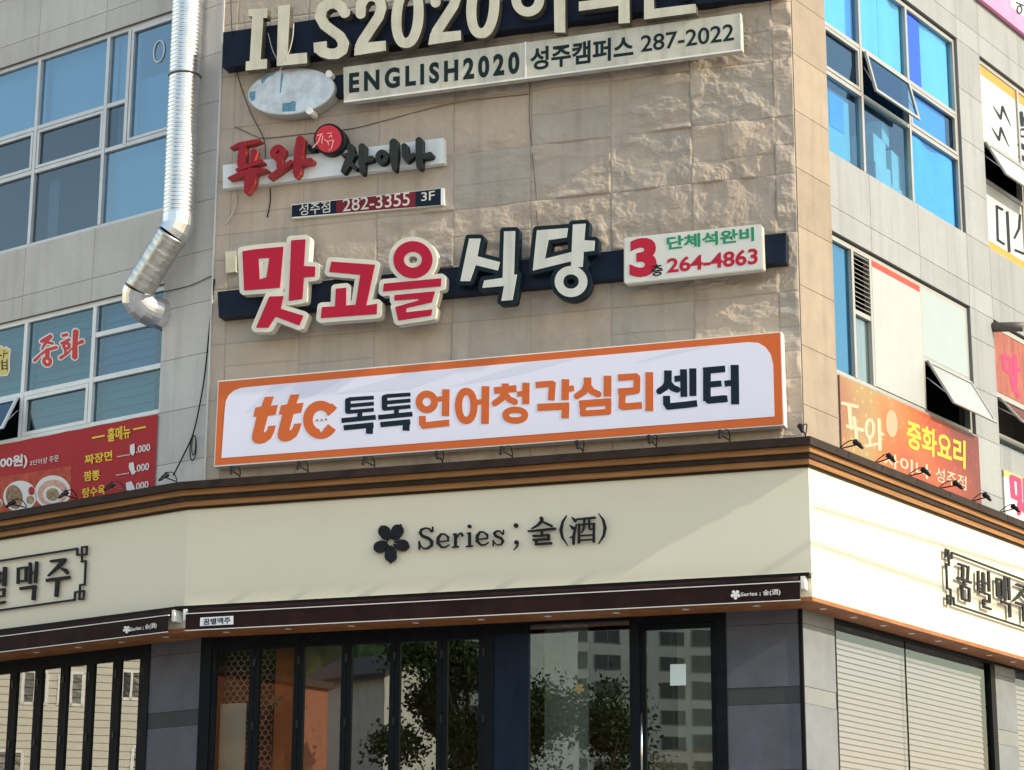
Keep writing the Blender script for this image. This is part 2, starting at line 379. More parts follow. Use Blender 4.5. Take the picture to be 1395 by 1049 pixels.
# left granite side
LA = [LEND, -11.67, -9.91, -8.15, -6.40, -4.64, -2.88, -1.12]
rows_mid = [13.13, 13.545, 14.46]; rows_top = [18.14, 18.55, 19.5, TOP]; colz = [8.8, 9.1, 9.98, 10.87, 11.76, 12.65, 13.54, 14.43, 15.3, 16.18, 17.06, 17.95, 18.55, 19.5, TOP]
recs = grid(LA, rows_mid) + grid(LA, rows_top) + grid(LA, [8.8, 9.9, 10.885]) + grid([-1.12, -.0], colz)
recs += grid([LEND, -11.67, -9.91, -8.15, -6.45], [10.885, 12., 13.13]) + grid([LEND, -11.67, -9.91, -8.15, -6.45], [14.46, 15.7, 16.9, 18.14])
slabs('granite_wall', L, recs, M_gran)
# right granite side
RA = [1.09, 2.45, 4.20, 6.08, 7.03, 8.8, 10.6, 12.3, REND]
recs = grid(RA, rows_mid) + grid(RA, rows_top) + grid(RA, [8.8, 9.9, 10.845]) + grid([6.08, 7.03], [10.845, 11.7, 12.6, 13.13]) + grid([6.08, 7.03], [14.46, 15.35, 16.25, 17.2, 18.14]) + grid([12.3, REND], [10.845, 12, 13.13]) + grid([12.3, REND], [14.46, 16.2, 18.14])
slabs('granite_wall', R, recs, M_granr)
# right pier of the brown stone, sunlit return, its colour darkened to offset the sun
M_pier = mat('sandstone_return', (.32, .26, .205), .75, var=.10, vscale=2.2, island=.09, streak=.15, bump=.8, bscale=5, col2=(.26, .215, .175))
slabs('stone_pier', R, grid([0.0, 1.09], [8.8, 10.1, 11.02, 11.96, 12.9, 13.84, 14.78, 15.72, 16.66, 17.6, 18.54, 19.5, TOP]), M_pier, d=.012)

# brown quarry-faced stone of the corner face: real relief
def spectrum(ny, nx, lx, lz, res, seed, p=1.6):
    r = np.random.default_rng(seed); w = r.standard_normal((ny, nx)); fy = np.fft.fftfreq(ny, res)[:, None]; fx = np.fft.fftfreq(nx, res)[None]
    k = np.hypot(fx * lx, fy * lz); a = 1 / (1 + k ** 2) ** p; q = np.fft.ifft2(np.fft.fft2(w) * a).real; return q / q.std()
res = .0135; ca = np.arange(AL, 0 + res, res); ca[-1] = 0; cz = np.arange(8.8, TOP + res, res); nx, nz = len(ca), len(cz)
zj = np.array([8.08 + .9425 * k for k in range(16)]); aj = np.array([-.31 - 1.313 * k for k in range(10)])
AA, ZZ = np.meshgrid(ca, cz)
AA = AA + .0; ci = np.searchsorted(zj, ZZ); ai = np.searchsorted(-aj, -AA)
def veins(lx, lz, seed): return -np.abs(spectrum(nz, nx, lx, lz, res, seed, 1.7)) ** .6 - .62 * np.abs(spectrum(nz, nx, lx * .4, lz * .4, res, seed + 50, 1.6)) ** .75
def plates(lx, lz, seed, n=2.1):
    # split-face stone: flat plates that break off along short ragged steps
    f = spectrum(nz, nx, lx, lz, res, seed, 1.35) * n + .25 * spectrum(nz, nx, .25, .25, res, seed + 9, 1.5); fl = np.floor(f); u = np.clip((f - fl - .72) / .28, 0, 1)
    return (fl + u * u * (3 - 2 * u)) / n
fields = [plates(1.5, .8, 1) + .30 * veins(.6, .5, 21), plates(.9, 1.3, 2) + .30 * veins(.45, .6, 22), plates(1.1, 1.1, 3) + .25 * veins(.5, .5, 23), plates(1.7, .55, 4) + .30 * veins(.8, .4, 24)]
lowf = spectrum(nz, nx, 2.2, 1.8, res, 5, 2.)
H = np.zeros_like(AA); r2 = np.random.default_rng(11); amp = {}; midj = np.full(AA.shape, 9.)
for i in range(18):
    for j in range(12):
        m_ = (ci == i) & (ai == j)
        if not m_.any(): continue
        am = (.0225 - .0018 * j) * r2.uniform(.75, 1.3) if j < 6 else .0036 * r2.uniform(.5, 1.3)
        k = r2.integers(0, 4); fl_ = fields[k][m_]; H[m_] = am * (fl_ - fl_.mean() + .5 * lowf[m_]) + r2.uniform(-.003, .003)
        if r2.random() < .3 and i > 0: midj[m_] = np.abs(ZZ[m_] - (zj[i - 1] + .9425 * r2.uniform(.35, .65)))
# joints pressed in
dz = np.min(np.abs(ZZ[..., None] - zj), -1); da = np.min(np.abs(AA[..., None] - aj), -1)
jt = np.minimum(np.minimum(dz, da), midj); H -= .010 * np.exp(-(jt / .010) ** 2); H = np.clip(H, -.028, .045)
edge = np.minimum(1, np.minimum(AA - AL, -AA) / .05); H *= edge
V = C.o[None, None] + C.u * AA[..., None] + C.n * (H + .03)[..., None] + ZV * ZZ[..., None]
V[..., 0, :] = C.o + C.u * AL + ZV * ZZ[:, :1] - C.n * .05 ; V[..., -1, :] -= C.n * .018
idx = np.arange(nx * nz).reshape(nz, nx); Q = np.stack([idx[:-1, :-1], idx[:-1, 1:], idx[1:, 1:], idx[1:, :-1]], -1).reshape(-1, 4)
me = bpy.data.meshes.new('stone_facade'); Vf = (V.reshape(-1, 3) - LOC[B]); me.vertices.add(len(Vf)); me.vertices.foreach_set('co', Vf.ravel())
me.loops.add(Q.size); me.loops.foreach_set('vertex_index', Q.ravel()); me.polygons.add(len(Q)); me.polygons.foreach_set('loop_start', np.arange(0, Q.size, 4)); me.polygons.foreach_set('use_smooth', np.ones(len(Q), bool))
me.update(); me.validate()
# stone tone per slab (a natural colour difference between quarry blocks) kept as a mesh attribute
tone = np.zeros((nz, nx)); r3 = np.random.default_rng(5)
for i in range(18):
    for j in range(12): tone[(ci == i) & (ai == j)] = r3.uniform(0, 1)
at_ = me.attributes.new('block', 'FLOAT', 'POINT'); at_.data.foreach_set('value', tone.ravel()); aj_ = me.attributes.new('joint', 'FLOAT', 'POINT'); aj_.data.foreach_set('value', np.exp(-(jt / .009) ** 2).ravel())
ms = mat('brown_sandstone', (.475, .405, .345), .88, var=.10, vscale=1.4, col2=(.40, .35, .30), streak=.17, bump=.8, bscale=13)
N_ = ms.node_tree.nodes; LK_ = ms.node_tree.links; b_ = N_['Principled BSDF']; src = b_.inputs['Base Color'].links[0].from_socket
an = N_.new('ShaderNodeAttribute'); an.attribute_name = 'block'; rr = N_.new('ShaderNodeValToRGB')
rr.color_ramp.elements[0].color = (.90, .92, .94, 1); rr.color_ramp.elements[1].color = (1.05, 1.01, .98, 1)
mm = N_.new('ShaderNodeMix'); mm.data_type = 'RGBA'; mm.blend_type = 'MULTIPLY'; mm.inputs['Factor'].default_value = 1
LK_.new(an.outputs['Fac'], rr.inputs[0]); LK_.new(src, mm.inputs['A']); LK_.new(rr.outputs[0], mm.inputs['B']); a2 = N_.new('ShaderNodeAttribute'); a2.attribute_name = 'joint'; m2 = N_.new('ShaderNodeMix'); m2.data_type = 'RGBA'; m2.inputs['B'].default_value = (.15, .13, .11, 1)
mj = N_.new('ShaderNodeMath'); mj.operation = 'MULTIPLY'; mj.inputs[1].default_value = .38; LK_.new(a2.outputs['Fac'], mj.inputs[0]); LK_.new(mj.outputs[0], m2.inputs['Factor'])
LK_.new(mm.outputs['Result'], m2.inputs['A']); LK_.new(m2.outputs['Result'], b_.inputs['Base Color'])
me.materials.append(ms); so = bpy.data.objects.new('stone_facade', me); COL.objects.link(so); so.parent = B; LOC[so] = LOC[B]
# edge bead between brown stone and granite, corner bead on the sunny side
mb = MB(); mb.box(C, AL - .0, AL + .03, 8.8, TOP, -.05, .055); mb.build('edge_trim', mat('pale_sealant', (.55, .54, .52), .7), B)
# body behind, roof
mb = MB(); plan = [W(L, LEND, 0, -.32), W(L, 0, 0, -.32), W(C, 0, 0, -.32), W(R, REND, 0, -.32)]
mb.add([p + ZV * z for z in (TOP, TOP + .35) for p in (W(L, LEND, 0, 0), W(C, AL, 0, 0), W(C, 0, 0, 0), W(R, REND, 0, 0))], [(3, 2, 1, 0), (4, 5, 6, 7), (0, 1, 5, 4), (1, 2, 6, 5), (2, 3, 7, 6), (3, 0, 4, 7)])
mb.build('roof', M_gran, B)
mb = MB(); pr, pl = W(R, REND, 0, 0), W(L, LEND, 0, 0)
mb.add([p + ZV * z for z in (3.5, TOP) for p in (pl, pr)], [(0, 1, 3, 2)]); mb.build('rear_wall', M_room, B)
mb = MB()
for z in (9.1, 13.8, 18.4):   # storey floors
    mb.add([p + ZV * zz for zz in (z - .15, z) for p in plan], [(3, 2, 1, 0), (4, 5, 6, 7)])
mb.build('floor_slab', M_room, B)

def win(name, f, rect_, vb, hb, d=-.06, fw=.075, m=M_alu):
    """outer frame + bars; vb = (a, z0, z1), hb = (z, a0, a1)"""
    a0, a1, z0, z1 = rect_; mb = MB(); w = fw
    mb.box(f, a0, a1, z0, z0 + w, d - .1, d); mb.box(f, a0, a1, z1 - w, z1, d - .1, d); mb.box(f, a0, a0 + w, z0 + w, z1 - w, d - .1, d); mb.box(f, a1 - w, a1, z0 + w, z1 - w, d - .1, d)
    for a, b0, b1 in vb: mb.box(f, a - w / 2, a + w / 2, max(b0, z0 + w), min(b1, z1 - w), d - .1, d + .012)
    for z, b0, b1 in hb: mb.box(f, max(b0, a0 + w), min(b1, a1 - w), z - w / 2, z + w / 2, d - .1, d + .006)
    fr = mb.build(name, m, B); return fr
def sash(mb, f, a0, a1, z0, z1, d, w=.055):
    mb.box(f, a0, a1, z0, z0 + w, d - .05, d); mb.box(f, a0, a1, z1 - w, z1, d - .05, d); mb.box(f, a0, a0 + w, z0 + w, z1 - w, d - .05, d); mb.box(f, a1 - w, a1, z0 + w, z1 - w, d - .05, d)
def pane(f, a0, a1, z0, z1, d, m, par, name='pane'):
    mb = MB(); mb.add([W(f, a0, z0, d), W(f, a1, z0, d), W(f, a1, z1, d), W(f, a0, z1, d)], [(0, 1, 2, 3)]); return mb.build(name, m, par)
def room(f, a0, a1, z0, z1, d0, d1, m, name='interior_room'):
    V = [W(f, a, z, d) for d in (d0, d1) for z in (z0, z1) for a in (a0, a1)]
    mb = MB(); mb.add(V, [(4, 5, 7, 6), (0, 1, 5, 4), (2, 6, 7, 3), (0, 4, 6, 2), (1, 3, 7, 5)]); return mb.build(name, m, B)
def hang(f, a0, a1, z0, z1, d, m, par, name='curtain', waves=0, amp=.03):
    n = max(2, int(waves * 8)); V = []
    for i in range(n + 1):
        t = i / n; a = a0 + (a1 - a0) * t; dd = d + amp * math.sin(t * waves * 2 * math.pi)
        V += [W(f, a, z0, dd), W(f, a, z1, dd)]
    mb = MB(); mb.add(V, [(2 * i, 2 * i + 2, 2 * i + 3, 2 * i + 1) for i in range(n)]); mb.smooth = waves > 0; return mb.build(name, m, par)

# left third-floor window
wf = win('window', L, (-6.45, -1.12, *W3), [(-4.64, 14, 19), (-2.85, 14, 19), (-2.32, 15.9, 19)], [(16.74, -6.45, -2.32), (15.9, -6.45, -1.12)])
mb = MB(); sash(mb, L, -6.3, -4.70, 15.95, 16.69, -.055); mb.build('sash', M_alu, wf); mb = MB(); sash(mb, L, -4.59, -2.90, 15.95, 16.69, -.055); mb.build('sash', M_alu, wf); mb = MB(); sash(mb, L, -2.27, -1.2, 15.95, 18.06, -.055); mb.build('sash', M_alu, wf)
for a0, a1, z0, z1 in ((-6.4, -4.64, 16.74, 18.1), (-4.64, -2.85, 16.74, 18.1), (-2.85, -2.32, 16.74, 18.1), (-2.85, -2.32, 15.9, 16.74), (-2.32, -1.15, 15.9, 18.1), (-6.4, -4.64, 15.9, 16.74), (-4.64, -2.85, 15.9, 16.74), (-6.4, -4.64, 14.5, 15.9), (-4.64, -2.85, 14.5, 15.9), (-2.85, -1.15, 14.5, 15.9)):
    pane(L, a0, a1, z0, z1, -.11, G_leftb if (z0 == 15.9 and z1 == 16.74) or (z0 == 14.5 and a0 < -4) else G_left, wf)
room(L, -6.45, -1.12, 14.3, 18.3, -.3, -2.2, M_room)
M_bl = mat('blue_roller_blind', (.30, .52, .70), .8, var=.06); M_bl2 = mat('pale_blue_blind', (.46, .62, .74), .8, var=.05)
hang(L, -6.4, -4.7, 16.9, 18.2, -.32, M_bl2, wf, 'roller_blind'); hang(L, -4.58, -2.88, 16.78, 18.2, -.34, M_bl2, wf, 'roller_blind'); hang(L, -2.8, -1.15, 14.5, 15.9, -.33, M_bl, wf, 'roller_blind'); hang(L, -2.8, -2.3, 15.9, 18.2, -.33, M_bl2, wf, 'roller_blind')
hang(L, -2.27, -1.15, 15.9, 17.2, -.33, M_bl, wf, 'roller_blind'); hang(L, -4.55, -4.3, 14.5, 15.8, -.4, M_roomb, wf, 'curtain', 2)
mb = MB(); c_ = W(L, -1.62, 17.45, -.095); mb.tube([W(L, -1.62 + .13 * math.cos(t), 17.5 + .2 * math.sin(t), -.1) for t in np.linspace(0, 2 * math.pi, 25)], .016, 6, False); mb.build('vent_ring', M_alub, wf)
# left second-floor window with slatted blue blinds
wf2 = win('window', L, (-6.45, -1.10, *W2), [(-4.56, 10, 14), (-2.83, 10, 14)], [(11.73, -6.45, -2.83), (12.52, -2.83, -1.1), (11.725, -2.83, -1.1)], m=M_alub, fw=.085)
mb = MB(); sash(mb, L, -4.50, -2.89, 10.97, 11.68, -.05, .065); mb.build('sash', M_alub, wf2)
for a0, a1, z0, z1 in ((-6.4, -4.56, 11.73, 13.1), (-4.56, -2.83, 11.73, 13.1), (-4.56, -2.83, 10.9, 11.73), (-2.83, -1.12, 12.52, 13.1), (-2.83, -1.12, 11.73, 12.52), (-2.83, -1.12, 10.9, 11.73)):
    pane(L, a0, a1, z0, z1, -.11, G_left2, wf2)
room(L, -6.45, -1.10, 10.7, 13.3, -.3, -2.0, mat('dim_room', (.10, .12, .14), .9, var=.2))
def blind(f, a0, a1, z0, z1, d, m, par, pitch=.16, tilt=.05):
    mb = MB(); z = z1
    while z > z0 + .01:
        zb = max(z0, z - pitch); V = [W(f, a0, zb, d + tilt), W(f, a1, zb, d + tilt), W(f, a1, z, d), W(f, a0, z, d)]; mb.add(V, [(0, 1, 2, 3)]); z -= pitch
    return mb.build('slatted_blind', m, par)
M_slat = mat('teal_blind', (.16, .40, .52), .75, var=.08); M_slatb = mat('royal_blind', (.16, .34, .70), .75, var=.08)
blind(L, -4.5, -2.87, 10.9, 13.1, -.33, M_slat, wf2); blind(L, -6.4, -4.6, 11.75, 13.1, -.33, M_slat, wf2, tilt=.04)
blind(L, -2.8, -1.12, 12.52, 13.1, -.33, M_slatb, wf2); blind(L, -2.8, -1.55, 11.73, 12.5, -.33, M_slatb, wf2); blind(L, -2.8, -1.55, 10.9, 11.7, -.33, M_slat, wf2)
# the open vent at the far left
def flap(f, a0, a1, zt, drop, out, m_, mg, par, d=-.04, w=.06):
    """top-hung sash pushed out at the bottom"""
    def q(t, o): return zt - drop * t + o * .0, d + out * t + o
    mb = MB(); L_ = math.hypot(drop, out)
    def bar(t0, t1, b0, b1):
        V = []
        for o in (0, .04):
            for t in (t0, t1):
                z, dd = q(t, o)
                for a in (b0, b1): V.append(W(f, a, z, dd))
        mb.add(V, [(0, 1, 3, 2), (4, 6, 7, 5), (0, 4, 5, 1), (2, 3, 7, 6), (0, 2, 6, 4), (1, 5, 7, 3)])
    k = w / L_; bar(0, k, a0, a1); bar(1 - k, 1, a0, a1); bar(k, 1 - k, a0, a0 + w); bar(k, 1 - k, a1 - w, a1)
    fr = mb.build('open_sash', m_, par)
    p = MB(); z0, d0 = q(0.03, .02); z1, d1 = q(.97, .02); p.add([W(f, a0 + .02, z1, d1), W(f, a1 - .02, z1, d1), W(f, a1 - .02, z0, d0), W(f, a0 + .02, z0, d0)], [(0, 1, 2, 3)])
    pn = p.build('pane', mg, fr)
    for a in (a0 + .03, a1 - .03):
        zz, dd = q(.75, 0); MB().tube([W(f, a, zt - drop * .35, d - .02), W(f, a, zz, dd)], .008, 5).build('stay', M_alub, fr)
    return fr
flap(L, -6.3, -4.62, 11.68, .62, .3, M_alub, G_left2, wf2)

# right third-floor window: blue film, curtains and boxes behind
T1, T2 = 16.68, 15.84
M_aluw = mat('warm_aluminium', (.36, .36, .345), .4, .2, var=.06)
wr = win('window', R, (1.09, 6.08, W3[0] - .03, W3[1] - .03), [(2.42, 14, 19), (4.16, 14, 19)], [(T1, 1.1, 6.1), (T2, 1.1, 6.1)], m=M_aluw, fw=.07)
mb = MB(); sash(mb, R, 1.16, 2.37, T2 + .05, T1 - .05, -.05); mb.build('sash', M_aluw, wr); mb = MB(); sash(mb, R, 4.21, 6.0, T2 + .05, T1 - .05, -.05); mb.build('sash', M_aluw, wr)
for a0, a1, z0, z1 in ((1.1, 2.42, T1, 18.1), (2.42, 4.16, T1, 18.1), (4.16, 6.05, T1, 18.1), (1.1, 2.42, T2, T1), (4.16, 6.05, T2, T1), (1.1, 2.42, 14.45, T2), (2.42, 4.16, 14.45, T2), (4.16, 6.05, 14.45, T2)):
    pane(R, a0, a1, z0, z1, -.11, G_right, wr)
flap(R, 2.50, 4.10, T1 - .05, .74, .17, M_aluw, G_right, wr)
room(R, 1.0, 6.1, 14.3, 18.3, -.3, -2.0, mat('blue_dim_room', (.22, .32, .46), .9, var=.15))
M_cur = mat('pale_curtain', (.62, .78, .82), .85, var=.05); M_curb = mat('royal_curtain', (.06, .12, .75), .8, var=.08); M_curd = mat('deep_blue_sheet', (.20, .45, .75), .8, var=.12, vscale=1.5)
hang(R, 1.1, 2.1, T1, 18.2, -0.150, M_cur, wr, 'curtain', 0); hang(R, 2.1, 2.42, T1, 18.2, -0.185, M_curd, wr, 'curtain')
hang(R, 2.5, 3.25, T1, 18.2, -0.145, M_cur, wr, 'curtain', 1.5); hang(R, 3.28, 4.1, T1, 18.2, -0.155, M_cur, wr, 'curtain', 1)
hang(R, 4.2, 4.85, T1, 18.2, -0.140, M_curb, wr, 'curtain', .5); hang(R, 4.86, 6.05, T1, 18.2, -0.175, M_cur, wr, 'curtain', .5); hang(R, 4.2, 5.75, T2, T1, -0.155, M_curd, wr, 'curtain'); hang(R, 4.2, 5.95, 14.45, T2, -0.145, mat('sky_blue_sheet', (.24, .58, .85), .8, var=.1), wr, 'curtain', 1.5)
M_paper = mat('wall_paper_sheet', (.45, .6, .62), .9, var=.06); hang(R, 1.1, 2.3, 14.45, 15.75, -0.250, M_paper, wr, 'paper_sheet'); hang(R, 1.62, 2.1, 15.1, 15.7, -0.240, M_curd, wr, 'paper_sheet')
M_card = mat('pale_carton', (.66, .66, .62), .9, var=.08)

# right second-floor window wall
wr2 = win('window', R, (1.09, 6.08, 10.845, 13.10), [(1.86, 10, 14), (2.47, 10, 14), (4.27, 10, 14)], [(11.80, 4.27, 6.08), (12.02, 1.86, 2.47)], m=M_aluw, fw=.075)
M_red = mat('faded_red_strip', (.52, .07, .05), .6, var=.1); M_pan = mat('white_panel', (.37, .385, .39), .35, var=.03, streak=.08)
pane(R, 1.1, 1.86, 10.85, 13.05, -.11, glass('teal_glass', (.16, .5, .66), .22, .95, gcol=(.5, .75, .9)), wr2); pane(R, 1.86, 2.47, 10.85, 12.02, -.11, glass('plain_glass', (.5, .6, .6), .25), wr2)
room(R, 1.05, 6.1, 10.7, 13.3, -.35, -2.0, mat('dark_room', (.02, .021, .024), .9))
hang(R, 1.1, 1.84, 10.86, 13.08, -.15, mat('teal_sheet', (.12, .42, .58), .8), wr2, 'curtain'); hang(R, 2.1, 2.46, 10.86, 12.0, -.16, mat('grey_curtain', (.45, .5, .5), .8), wr2, 'curtain', 2.5)
mb = MB()
for k in range(12): z = 12.1 + k * .078; mb.add([W(R, 1.9, z, -.03), W(R, 2.43, z, -.03), W(R, 2.43, z + .055, -.09), W(R, 1.9, z + .055, -.09)], [(0, 1, 2, 3)])
mb.build('louvre', M_aluw, wr2)
MB().box(R, 2.51, 4.23, 10.93, 12.92, -.1, -.045).build('white_panel', M_pan, wr2); MB().box(R, 2.51, 4.23, 12.922, 13.03, -.1, -.047).build('red_strip', M_red, wr2)
MB().box(R, 4.31, 6.0, 11.84, 13.02, -.1, -.05).build('white_panel', mat('glossy_white_panel', (.32, .37, .38), .12, var=.02), wr2)
flap(R, 4.34, 6.0, 11.77, .80, .44, M_aluw, mat('white_sash_film', (.36, .38, .385), .2), wr2)
# far right windows covered with printed film
wr3 = win('window', R, (7.04, 12.3, W3[0] - .03, 18.12), [(8.78, 14, 19), (10.5, 14, 19)], [(16.55, 7.1, 12.3), (15.78, 7.1, 12.3)], m=M_aluw, fw=.075)
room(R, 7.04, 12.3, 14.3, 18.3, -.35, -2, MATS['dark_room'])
M_film = mat('white_film', (.46, .48, .49), .3, var=.02); M_ora = mat('orange_print', (.83, .28, .05), .45, var=.04)
for a0, a1 in ((7.115, 8.742), (8.818, 10.46), (10.54, 12.2)):
    fm = MB().box(R, a0, a1, 16.59, 18.04, -.11, -.08).build('film_panel', M_film, wr3); MB().box(R, a0, a1, 17.86, 18.03, -.08, -.076).build('orange_strip', M_ora, fm)
    fm = MB().box(R, a0, a1, 14.51, 15.74, -.11, -.08).build('film_panel', M_film, wr3); MB().box(R, a0, a1, 14.515, 14.66, -.08, -.076).build('orange_strip', M_ora, fm)
flap(R, 7.13, 8.74, 16.5, .70, .36, M_aluw, M_film, wr3); flap(R, 8.83, 10.45, 16.5, .76, .12, M_aluw, M_film, wr3); pane(R, 10.5, 12.2, 15.8, 16.55, -.11, G_right, wr3)
wr4 = win('window', R, (7.04, 12.3, 10.2, 13.10), [(10.0, 10, 14)], [(11.80, 7.1, 12.3), (11.06, 7.1, 12.3)], m=M_aluw, fw=.085)
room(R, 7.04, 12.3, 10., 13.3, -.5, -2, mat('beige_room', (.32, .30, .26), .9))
pane(R, 7.1, 12.2, 10.3, 11.02, -.11, G_shop, wr4); flap(R, 7.15, 9.95, 11.74, .5, .4, M_aluw, G_shop, wr4)
# wall under the far-right window
slabs('granite_wall', R, grid([7.03, 8.8, 10.6, 12.3], [9.0, 9.6, 10.2]), M_granr, d=-.004)

# ---------------- shop band: fascia, cornice, soffit
sweep(MB(), (.02, .42, 7.13, 9.05)).build('fascia', M_fascia, B)
for p, m_, n_ in (((-.1, .70, 9.31, 9.43), M_woodd, 'cornice_cap'), ((-.1, .61, 9.225, 9.31), M_wood, 'cornice_strip'), ((-.1, .56, 9.15, 9.225), M_woodd, 'cornice_strip'), ((-.1, .51, 9.065, 9.15), M_wood, 'cornice_strip'), ((-.1, .455, 9.03, 9.065), M_woodd, 'cornice_strip')):
    sweep(MB(), p).build(n_, m_, B)
sweep(MB(), (-.25, .438, 7.07, 7.13)).build('soffit', M_soff, B)
dl = MB(); 
def downlight(f, a, d):
    c = W(f, a, 7.066, d); m_ = MB(); m_.tube([c, c + ZV * .01], .055, 12); m_.build('downlight', M_white, B)
for k in range(9): downlight(C, -9.2 + k * 1.06, .22)
for k in range(8): downlight(R, .35 + k * .95, .05)
for k in range(4): downlight(L, -.5 - k * 1.0, .22)

# ---------------- shopfront, corner face
SD = -.2; GB = 3.9; M_steel = mat('dark_steel', (.03, .03, .035), .3, .6)
M_brown = mat('interior_wood', (.20, .10, .06), .6, var=.2, vscale=2)
sf = MB(); bars = [(-9.83, -9.567), (-8.972, -8.804), (-8.211, -8.04), (-7.41, -7.235), (-6.60, -6.43), (-5.80, -5.677)]
zt = 6.895
sf.box(C, -9.83, -4.36, zt, 7.07, SD - .12, SD + .02)
sf.box(C, -9.83, -9.64, GB, zt, SD - .12, SD + .02); sf.box(C, -5.06, -4.9, GB, zt, SD - .12, SD + .01)
sf.box(C, -2.756, -2.60, GB, 7.07, SD - .12, SD + .02); sf.box(C, -1.44, -1.28, GB, 7.07, SD - .12, SD + .02); sf.box(C, -4.36, -1.28, 7.02, 7.07, SD - .12, SD + .018); sf.box(C, -2.60, -1.44, 6.95, 7.02, SD - .12, SD + .015)
front = sf.build('shopfront_frame', M_blk, B)
MB().box(C, -4.9, -4.343, GB, zt, SD - .1, SD - .01).build('shopfront_panel', M_navy, B)
def leaf(f, a0, a1, z0, z1, g_, w=.085, d=SD, hinge=True):
    mb = MB(); mb.box(f, a0, a0 + w, z0, z1, d - .07, d); mb.box(f, a1 - w, a1, z0, z1, d - .07, d); mb.box(f, a0 + w, a1 - w, z1 - .045, z1, d - .07, d); mb.box(f, a0 + w, a1 - w, z0, z0 + .12, d - .07, d)
    o = mb.build('folding_door', M_blk, B); pane(f, a0 + w, a1 - w, z0 + .12, z1 - .045, d - .035, g_, o)
    if hinge:
        for z in (z1 - .25, z1 - 1.25, z0 + .4): MB().box(f, a1 - .02, a1 + .02, z - .06, z + .06, d, d + .018).build('hinge', M_steel, o)
    return o
lv = [-9.64, -8.888, -8.126, -7.322, -6.515, -5.738, -5.06]
for i in range(6): leaf(C, lv[i] + .004, lv[i + 1] - .004, GB, zt, G_shopm if i >= 2 else G_shopi, w=.083 if i else .08)
pane(C, -4.343, -2.756, GB + .1, 7.02, SD - .05, G_shopm, front, 'display_pane')
gd = MB(); sash(gd, C, -2.60, -1.44, GB, 6.945, SD - .02, .085); gdo = gd.build('entrance_door', M_blk, B); pane(C, -2.515, -1.525, GB + .09, 6.87, SD - .045, G_shop, gdo)
hb = MB(); hb.tube([W(C, -2.57, 5.62, SD + .06), W(C, -2.57, 4.5, SD + .06)], .016, 8); hb.tube([W(C, -2.57, 5.45, SD + .06), W(C, -2.57, 5.45, SD - .02)], .01, 6); hb.build('handle', mat('steel', (.6, .6, .6), .25, 1.), gdo)
# interior seen through the glass
room(C, -9.75, -1.35, GB - .02, 7.2, SD - .15, -3.6, M_brown)
M_lat = mat('lattice_paper', (.35, .27, .22), .8, var=.2)
mb = MB()
for k in range(34):
    for j in range(7): 
        cx_, cz_ = -9.55 + j * .115 + (k % 2) * .0575, 4.3 + k * .08; mb.tube([W(C, cx_ + .055 * math.cos(t), cz_ + .055 * math.sin(t), -.62) for t in np.linspace(0, 2 * math.pi, 9)], .006, 4, False)
mb.build('lattice_screen', mat('lattice_pale', (.55, .45, .38), .7), B)
MB().box(C, -9.6, -9.15, 4.2, 6.05, -.52, -.5).build('notice_board', mat('pale_board', (.6, .58, .5), .8), B)
MB().box(C, -8.85, -7.62, 3.9, 7.1, -.95, -.9).build('partition', mat('orange_partition', (.55, .19, .07), .6, var=.1, vscale=3), B)
MB().box(C, -4.3, -3.6, 3.9, 7.1, -.9, -.85).build('partition', mat('pale_partition', (.62, .66, .62), .7, var=.05), B)
MB().box(C, -2.3, -1.4, 3.9, 7.1, -1.3, -1.25).build('partition', mat('cream_partition', (.55, .53, .44), .7, var=.05), B)
# pillars
def pillar(f, a0, a1, m1, m2, zb=(5.70, 5.94), d=SD):
    mb = MB(); mb.box(f, a0, a1, zb[1] + .006, 6.86, d - .3, d); mb.box(f, a0, a1, 6.866, 7.07, d - .3, d); mb.box(f, a0, a1, 4.75, zb[0] - .006, d - .3, d); mb.box(f, a0, a1, GB - .05, 4.744, d - .3, d)
    o = mb.build('pillar', m1, B); MB().box(f, a0 - .001, a1 + .001, zb[0], zb[1], d - .3, d - .006).build('pillar_band', m2, o)
    return o
aC, aR = corner(C, SD, R, SD, K); aL, aC2 = corner(L, SD, C, SD, L.o)
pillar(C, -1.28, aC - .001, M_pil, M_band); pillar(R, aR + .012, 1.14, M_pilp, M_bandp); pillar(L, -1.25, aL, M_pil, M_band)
MB().box(R, aR - .02, aR + .012, GB, 7.07, SD - .05, SD + .012).build('corner_trim', M_awnd, B)
# left shopfront
sf = MB(); zl = 6.90; sf.box(L, LEND, -1.25, zl, 7.07, SD - .12, SD + .02); sf.box(L, -1.40, -1.25, GB, zl, SD - .12, SD + .02); sf.build('shopfront_frame', M_blk, B)
ll = [-1.40 - .62 * k for k in range(0, 16)]
G_l = glass('left_shop_glass', (.5, .52, .5), .42, .95, gcol=(.95, .95, .92), wav=.02)
for k in range(12): leaf(L, ll[k + 1] + .003, ll[k] - .003, GB, zl, G_l, w=.085)
room(L, LEND + .1, -1.3, GB - .02, 7.2, SD - .15, -2.6, M_brown)
